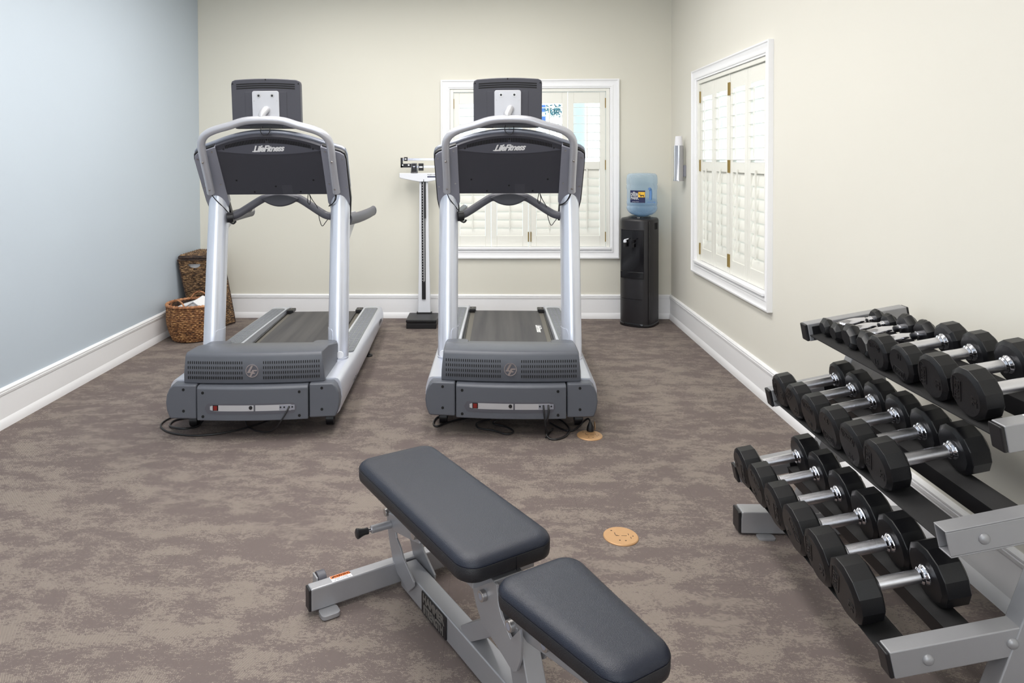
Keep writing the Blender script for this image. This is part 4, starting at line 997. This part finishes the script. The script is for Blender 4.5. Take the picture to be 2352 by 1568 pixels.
# ------------------------------------------------------------------ water cooler and bottle
ck = empty('water_cooler', (1.330, 6.150, 0), R(-33), label='tall black water cooler cabinet in the far right corner', cat='water cooler')
def coolsec(z, k=1.0, n=48):
    p = []
    for i in range(n):
        a = 2*math.pi*i/n; c, s = math.cos(a), math.sin(a); e = 0.62
        x = 0.148*k*math.copysign(abs(c)**e, c); y = 0.148*k*math.copysign(abs(s)**e, s)
        if y < -0.09: y = -0.09+(y+0.09)*0.9
        p.append((x, y-0.022*(1-(x/0.15)**2)*(1 if y < 0 else 0), z))
    return p
body = put('cabinet', MB().loft([coolsec(0.028), coolsec(0.90), coolsec(0.912, 0.985), coolsec(0.922, 0.93), coolsec(0.926, 0.6)]), M['cooler'], ck, smooth=50)
put('base_ring', MB().loft([coolsec(0.0, 1.03), coolsec(0.024, 1.03), coolsec(0.031, 1.01)]), M['cooler_gloss'], ck, smooth=50)
put('bottle_collar', MB().lathe([(0.100, 0.922), (0.097, 0.934), (0.088, 0.938), (0.078, 0.936), (0.065, 0.930)], 36), M['cooler_gloss'], ck, smooth=50)
fy = lambda x: -0.1422-0.022*(1-(x/0.15)**2)*1.0
def cstrip(x0, x1, z0, z1, d0, d1, n=12):
    m_ = MB(); rg = []
    for k in range(n+1):
        x = x0+(x1-x0)*k/n; y = fy(x)
        rg.append([(x, y-d0, z0), (x, y-d0, z1), (x, y-d1, z1), (x, y-d1, z0)])
    return m_.loft(rg)
fp = put('tap_recess', cstrip(-0.105, 0.095, 0.475, 0.826, -0.006, 0.0012), M['cooler_gloss'], ck, smooth=0)
put('recess_lip', cstrip(-0.107, 0.097, 0.826, 0.834, -0.006, 0.006), M['cooler'], ck, bevel=0.002)
put('drip_tray', cstrip(-0.108, 0.098, 0.415, 0.472, -0.002, 0.010), M['cooler_gloss'], ck, bevel=0.003)
put('cabinet_door_line', cstrip(-0.10, 0.085, 0.238, 0.2405, -0.002, 0.0016), M['cooler_gloss'], ck, smooth=0)
put('side_seam', MB().box(0.1300, 0.1322, -0.125, -0.118, 0.03, 0.90), M['cooler_gloss'], ck, smooth=0)
for k_, (x, cm) in enumerate(((-0.055, 'white'), (0.015, 'cooler_gloss'))):
    tp = put('tap', MB().tube([(x, fy(x)+0.004, 0.716), (x, fy(x)-0.030, 0.716)], 0.0125, 14).tube([(x, fy(x)-0.026, 0.724), (x, fy(x)-0.026, 0.683)], 0.010, 14), M['cooler_gloss'], ck, bevel=0.001)
    put('tap_lever', MB().box(x-0.014, x+0.010, fy(x)-0.037, fy(x)-0.016, 0.722, 0.742).prism([(x-0.010, 0.738), (x+0.030, 0.752), (x+0.030, 0.760), (x-0.010, 0.748)], fy(x)-0.033, fy(x)-0.020, lambda p: (p[0], p[2], p[1])), M[cm], tp, bevel=0.002)
engrave(body, MB().box(0.1475, 0.1505, -0.03, -0.008, 0.83, 0.885).box(0.1475, 0.1505, 0.002, 0.024, 0.83, 0.885), M['hole'])

wb = empty('water_bottle', (1.350, 6.150, 0.940), R(-12), label='blue five-gallon water bottle upside down on the black cooler', cat='water bottle')
bprofile = [(0.028, -0.006), (0.060, 0.004), (0.090, 0.014), (0.112, 0.030), (0.125, 0.048), (0.131, 0.066), (0.129, 0.082), (0.124, 0.090), (0.129, 0.099), (0.131, 0.118), (0.128, 0.128), (0.1275, 0.225), (0.131, 0.236),
            (0.131, 0.262), (0.127, 0.271), (0.1315, 0.281), (0.1325, 0.300), (0.1315, 0.325), (0.1265, 0.352), (0.112, 0.366), (0.080, 0.370), (0.070, 0.362), (0.0, 0.361)]
put('bottle_shell', MB().lathe(bprofile, 48, cap=False), M['bottle'], wb, smooth=60)
wp = [(r*0.975, z) for r, z in bprofile if z < 0.205]+[(0.124, 0.150), (0.0, 0.150)]
wp = [(r*0.975, z) for r, z in bprofile if z < 0.15]+[(0.124, 0.150), (0.0, 0.150)]
put('water', MB().lathe(wp, 40, cap=False), M['water'], wb, smooth=60)
put('grip_handle', MB().tube([(0.070, -0.102, 0.145), (0.072, -0.100, 0.20), (0.070, -0.100, 0.232), (0.060, -0.112, 0.238)], 0.012, 12, smooth=3).box(0.045, 0.110, -0.085, -0.06, 0.118, 0.126), mat('blue_handle_plastic', (96, 140, 196), 0.25), wb)
def cyl(p, r=0.1290):
    a = (p[0]-0.010)/r-R(90)
    return ((r+p[2])*math.cos(a), (r+p[2])*math.sin(a), p[1])
def patch(mb, x0, x1, z0, z1, d, n=14):
    rg = [[cyl((x0+(x1-x0)*k/n, z0, -0.0006)), cyl((x0+(x1-x0)*k/n, z1, -0.0006)), cyl((x0+(x1-x0)*k/n, z1, d)), cyl((x0+(x1-x0)*k/n, z0, d))] for k in range(n+1)]
    return mb.loft(rg)
lbo = put('bottle_label', patch(MB(), -0.100, 0.036, 0.118, 0.224, 0.0010), M['navy'], wb, smooth=0)
put('label_sunset', patch(MB(), -0.022, 0.034, 0.166, 0.212, 0.0014), M['yellow'], lbo, smooth=0)
put('label_text', MB().text('DEER', 0.036, 0.0004, lambda p: cyl((p[0]-0.058, p[1]+0.188, 0.0018)), offset=0.0012, xs=0.86).text('PARK', 0.036, 0.0004, lambda p: cyl((p[0]-0.056, p[1]+0.158, 0.0018)), offset=0.0012, xs=0.86)
    .text('spring water', 0.012, 0.0004, lambda p: cyl((p[0]-0.045, p[1]+0.129, 0.0018)), xs=1.0).prism([(-0.078, 0.206), (-0.06, 0.213), (-0.042, 0.206), (-0.056, 0.208), (-0.060, 0.203), (-0.064, 0.208)], 0.0014, 0.0018, cyl), M['white_ink'], lbo, smooth=0)
deer = [(-0.014, 0.195), (-0.008, 0.192), (0.000, 0.186), (0.020, 0.186), (0.026, 0.184), (0.026, 0.176), (0.025, 0.168), (0.022, 0.168), (0.022, 0.176), (0.016, 0.177), (0.004, 0.176), (0.002, 0.168), (-0.001, 0.168), (-0.002, 0.177), (-0.007, 0.184), (-0.013, 0.190)]
put('label_deer', MB().prism(deer, 0.0014, 0.0020, cyl).tube([cyl((-0.010, 0.194, 0.0018)), cyl((-0.020, 0.203, 0.0018)), cyl((-0.018, 0.209, 0.0018))], 0.0008, 5).tube([cyl((-0.009, 0.194, 0.0018)), cyl((-0.003, 0.202, 0.0018)), cyl((-0.006, 0.208, 0.0018))], 0.0008, 5), M['ink'], lbo, smooth=0)

# ------------------------------------------------------------------ cup dispenser on the right wall
cd = empty('cup_dispenser', (1.594, 5.885, 1.25), label='stainless steel tube cup dispenser on the right wall above the cooler', cat='cup dispenser')
put('dispenser_tube', MB().lathe([(0.0425, 0.0), (0.0425, 0.006), (0.0400, 0.012), (0.0400, 0.292), (0.0385, 0.292), (0.0385, 0.004)], 36), M['steel'], cd, smooth=50)
put('wall_bracket', MB().box(0.036, 0.0575, -0.018, 0.018, 0.035, 0.13), M['bracket'], cd, bevel=0.002)
cp_ = empty('paper_cup', (1.594, 5.885, 1.47), label='upturned white paper cup topping the stack in the steel wall dispenser', cat='cup')
put('cup', MB().lathe([(0.036, 0.0), (0.0355, 0.05), (0.0265, 0.148), (0.0255, 0.150), (0.0, 0.149)], 30, cap=False), M['paper'], cp_, smooth=50)

# ------------------------------------------------------------------ wicker baskets and towels
def weave_grid(P, nu, nv, amp, cu, cv, close):
    """P(u,v)->(point, outward normal). over-under ropes: cv rows, cu strand bulges per row"""
    vs, fs = [], []
    for j in range(nv+1):
        v = j/nv
        for i in range(nu if close else nu+1):
            u = i/nu; p, n = P(u, v); row = math.floor(v*cv-1e-6); ph = 0.5 if row % 2 else 0.0
            a = math.sin(math.pi*(u*cu+ph))**2; b = abs(math.sin(math.pi*v*cv))**0.6
            tw = 0.25*math.sin(2*math.pi*(u*cu*3+v*cv*0.5))
            vs.append(tuple(Vector(p)+Vector(n)*amp*(b*(0.45+0.75*a+tw*b*0.4)-0.6)))
    W_ = nu if close else nu+1
    for j in range(nv):
        for i in range(nu):
            k = (i+1) % W_ if close else i+1
            fs.append((j*W_+i, j*W_+k, (j+1)*W_+k, (j+1)*W_+i))
    return vs, fs
bk = empty('wicker_basket', (-2.365, 5.575, 0), label='round honey-coloured wicker basket with loop handles on the floor', cat='basket')
def bprof_(v):
    z = 0.285*v; r = 0.150+0.052*math.sin(min(1, v*1.5)*math.pi/2)**0.8
    return r, z+0.004
def PB(u, v):
    r, z = bprof_(v); a = 2*math.pi*u; return (r*math.cos(a), r*math.sin(a), z), (math.cos(a), math.sin(a), 0)
vs, fs = weave_grid(PB, 360, 150, 0.010, 40, 19, True)
mbk = MB(); mbk.add(vs, fs); put('basket_body', mbk, M['wicker_brown'], bk, smooth=0 or 60)
put('inner_wall', MB().lathe([(0.140, 0.012), (0.186, 0.10), (0.190, 0.285)], 60, cap=False).lathe([(0.0, 0.010), (0.145, 0.010)], 60, cap=False), M['wicker_edge'], bk, smooth=60)
rim = MB(); n_ = 220; rings = []
for i in range(n_):
    a = 2*math.pi*i/n_; rr = 0.0115+0.0022*math.sin(i*2*math.pi*44/n_)
    rings.append([((0.199+rr*math.cos(b))*math.cos(a), (0.199+rr*math.cos(b))*math.sin(a), 0.289+rr*math.sin(b)) for b in [2*math.pi*k/10 for k in range(10)]])
rings.append(rings[0]); put('woven_rim', rim.loft(rings, cap=False), M['wicker_rim'], bk, smooth=60)
for a0 in (-108, 98):
    pts = []
    for k in range(9):
        a = R(a0-22+44*k/8); h = 0.285+0.062*math.sin(math.pi*k/8)**0.7; rr = 0.190-0.004*math.sin(math.pi*k/8)
        pts.append((rr*math.cos(a), rr*math.sin(a), h))
    put('loop_handle', MB().tube(pts, 0.0062, 10, smooth=3), M['wicker_rim'], bk)
tw = empty('towel', (-2.362, 5.575, 0.016), label='white folded towel lying in the round honey-coloured basket', cat='towel')
def towel(pts, name='towel_fold'):
    put(name, MB().loft(pts), M['towel'], tw, smooth=60, bevel=0.008, seg=3, ang=30)
towel([[(x, y, z) for x, z in ((-0.09, 0.03), (0.09, 0.03), (0.125, 0.240+0.01*k), (0.04, 0.296+0.008*k), (-0.02, 0.280), (-0.12, 0.250))] for k, y in enumerate((-0.09, -0.03, 0.03, 0.09))])
put('towel_edge', MB().loft([[(x, y, z) for x, z in ((-0.02, 0.262), (0.035, 0.296), (0.12, 0.236), (0.118, 0.244), (0.036, 0.308), (-0.022, 0.272))] for y in (-0.10, 0.0, 0.09)]), M['towel'], tw, smooth=60, bevel=0.004)

hp = empty('laundry_hamper', (0, 0, 0), label='tall dark wicker hamper with a lid in the corner by the blue wall', cat='hamper')
B_ = [(-2.500, 5.885), (-2.275, 5.955), (-2.217, 6.105), (-2.495, 6.255)]
T_ = [(-2.596, 5.815), (-2.290, 5.83), (-2.362, 6.205), (-2.588, 6.235)]
ZT = 0.600
for k in range(4):
    a, b = B_[k], B_[(k+1) % 4]; c, d = T_[k], T_[(k+1) % 4]
    n = Vector(((b[1]-a[1]), -(b[0]-a[0]), 0)).normalized()
    def PH(u, v, a=a, b=b, c=c, d=d, n=n):
        x0, y0 = a[0]+(b[0]-a[0])*u, a[1]+(b[1]-a[1])*u; x1, y1 = c[0]+(d[0]-c[0])*u, c[1]+(d[1]-c[1])*u
        return (x0+(x1-x0)*v, y0+(y1-y0)*v, 0.012+(ZT-0.012)*v), n
    vs, fs = weave_grid(PH, 170, 260, 0.008, 24, 44, False)
    # leave an open grip hole in the front and the right side
    if k in (0,):
        W_ = 171; keep = []
        for f in fs:
            i = f[0] % W_; j = f[0]//W_; u, v = i/170, j/260
            hh = (u-0.42)/0.17; vv = (v-0.935)/0.055
            if abs(hh) < 1 and vv < 0 and hh*hh+vv*vv < 1: continue
            keep.append(f)
        fs = keep
    m_ = MB(); m_.add(vs, fs); put('woven_side', m_, M['wicker_dark'], hp, smooth=60)
put('hamper_floor', MB().prism(B_, 0.0, 0.014), M['wicker_edge'], hp)
lnr = MB(); ib = [(x*0.82+(-2.37)*0.18, y*0.82+6.06*0.18) for x, y in B_]; it = [(x*0.86+(-2.42)*0.14, y*0.86+6.03*0.14) for x, y in T_]
lnr.loft([[(*p, 0.03) for p in ib], [(*p, 0.585) for p in it]]); put('cloth_liner', lnr, M['towel'], hp, smooth=0)
for k in range(4):
    put('corner_binding', MB().tube([(*B_[k], 0.01), (*T_[k], ZT)], 0.006, 10), M['wicker_edge'], hp)
    put('edge_binding', MB().tube([(*T_[k], ZT), (*T_[(k+1) % 4], ZT)], 0.006, 10), M['wicker_edge'], hp)
lid = MB()
def lift(p, z, s=1.0): return ((p[0]+2.42)*s-2.42, (p[1]-6.03)*s+6.03, z)
lid.loft([[lift(p, 0.610, 1.0) for p in T_], [lift(p, 0.628, 1.0) for p in T_], [lift(p, 0.634, 0.97) for p in T_]])
lo = put('lid', lid, M['wicker_edge'], hp, bevel=0.004)
def PL(u, v):
    x0, y0 = T_[0][0]+(T_[1][0]-T_[0][0])*u, T_[0][1]+(T_[1][1]-T_[0][1])*u; x1, y1 = T_[3][0]+(T_[2][0]-T_[3][0])*u, T_[3][1]+(T_[2][1]-T_[3][1])*u
    return lift((x0+(x1-x0)*v, y0+(y1-y0)*v), 0.640, 0.95), (0, 0, 1)
vs, fs = weave_grid(PL, 120, 120, 0.008, 12, 18, False)
m_ = MB(); m_.add(vs, fs); put('lid_weave', m_, M['wicker_dark'], lo, smooth=60)
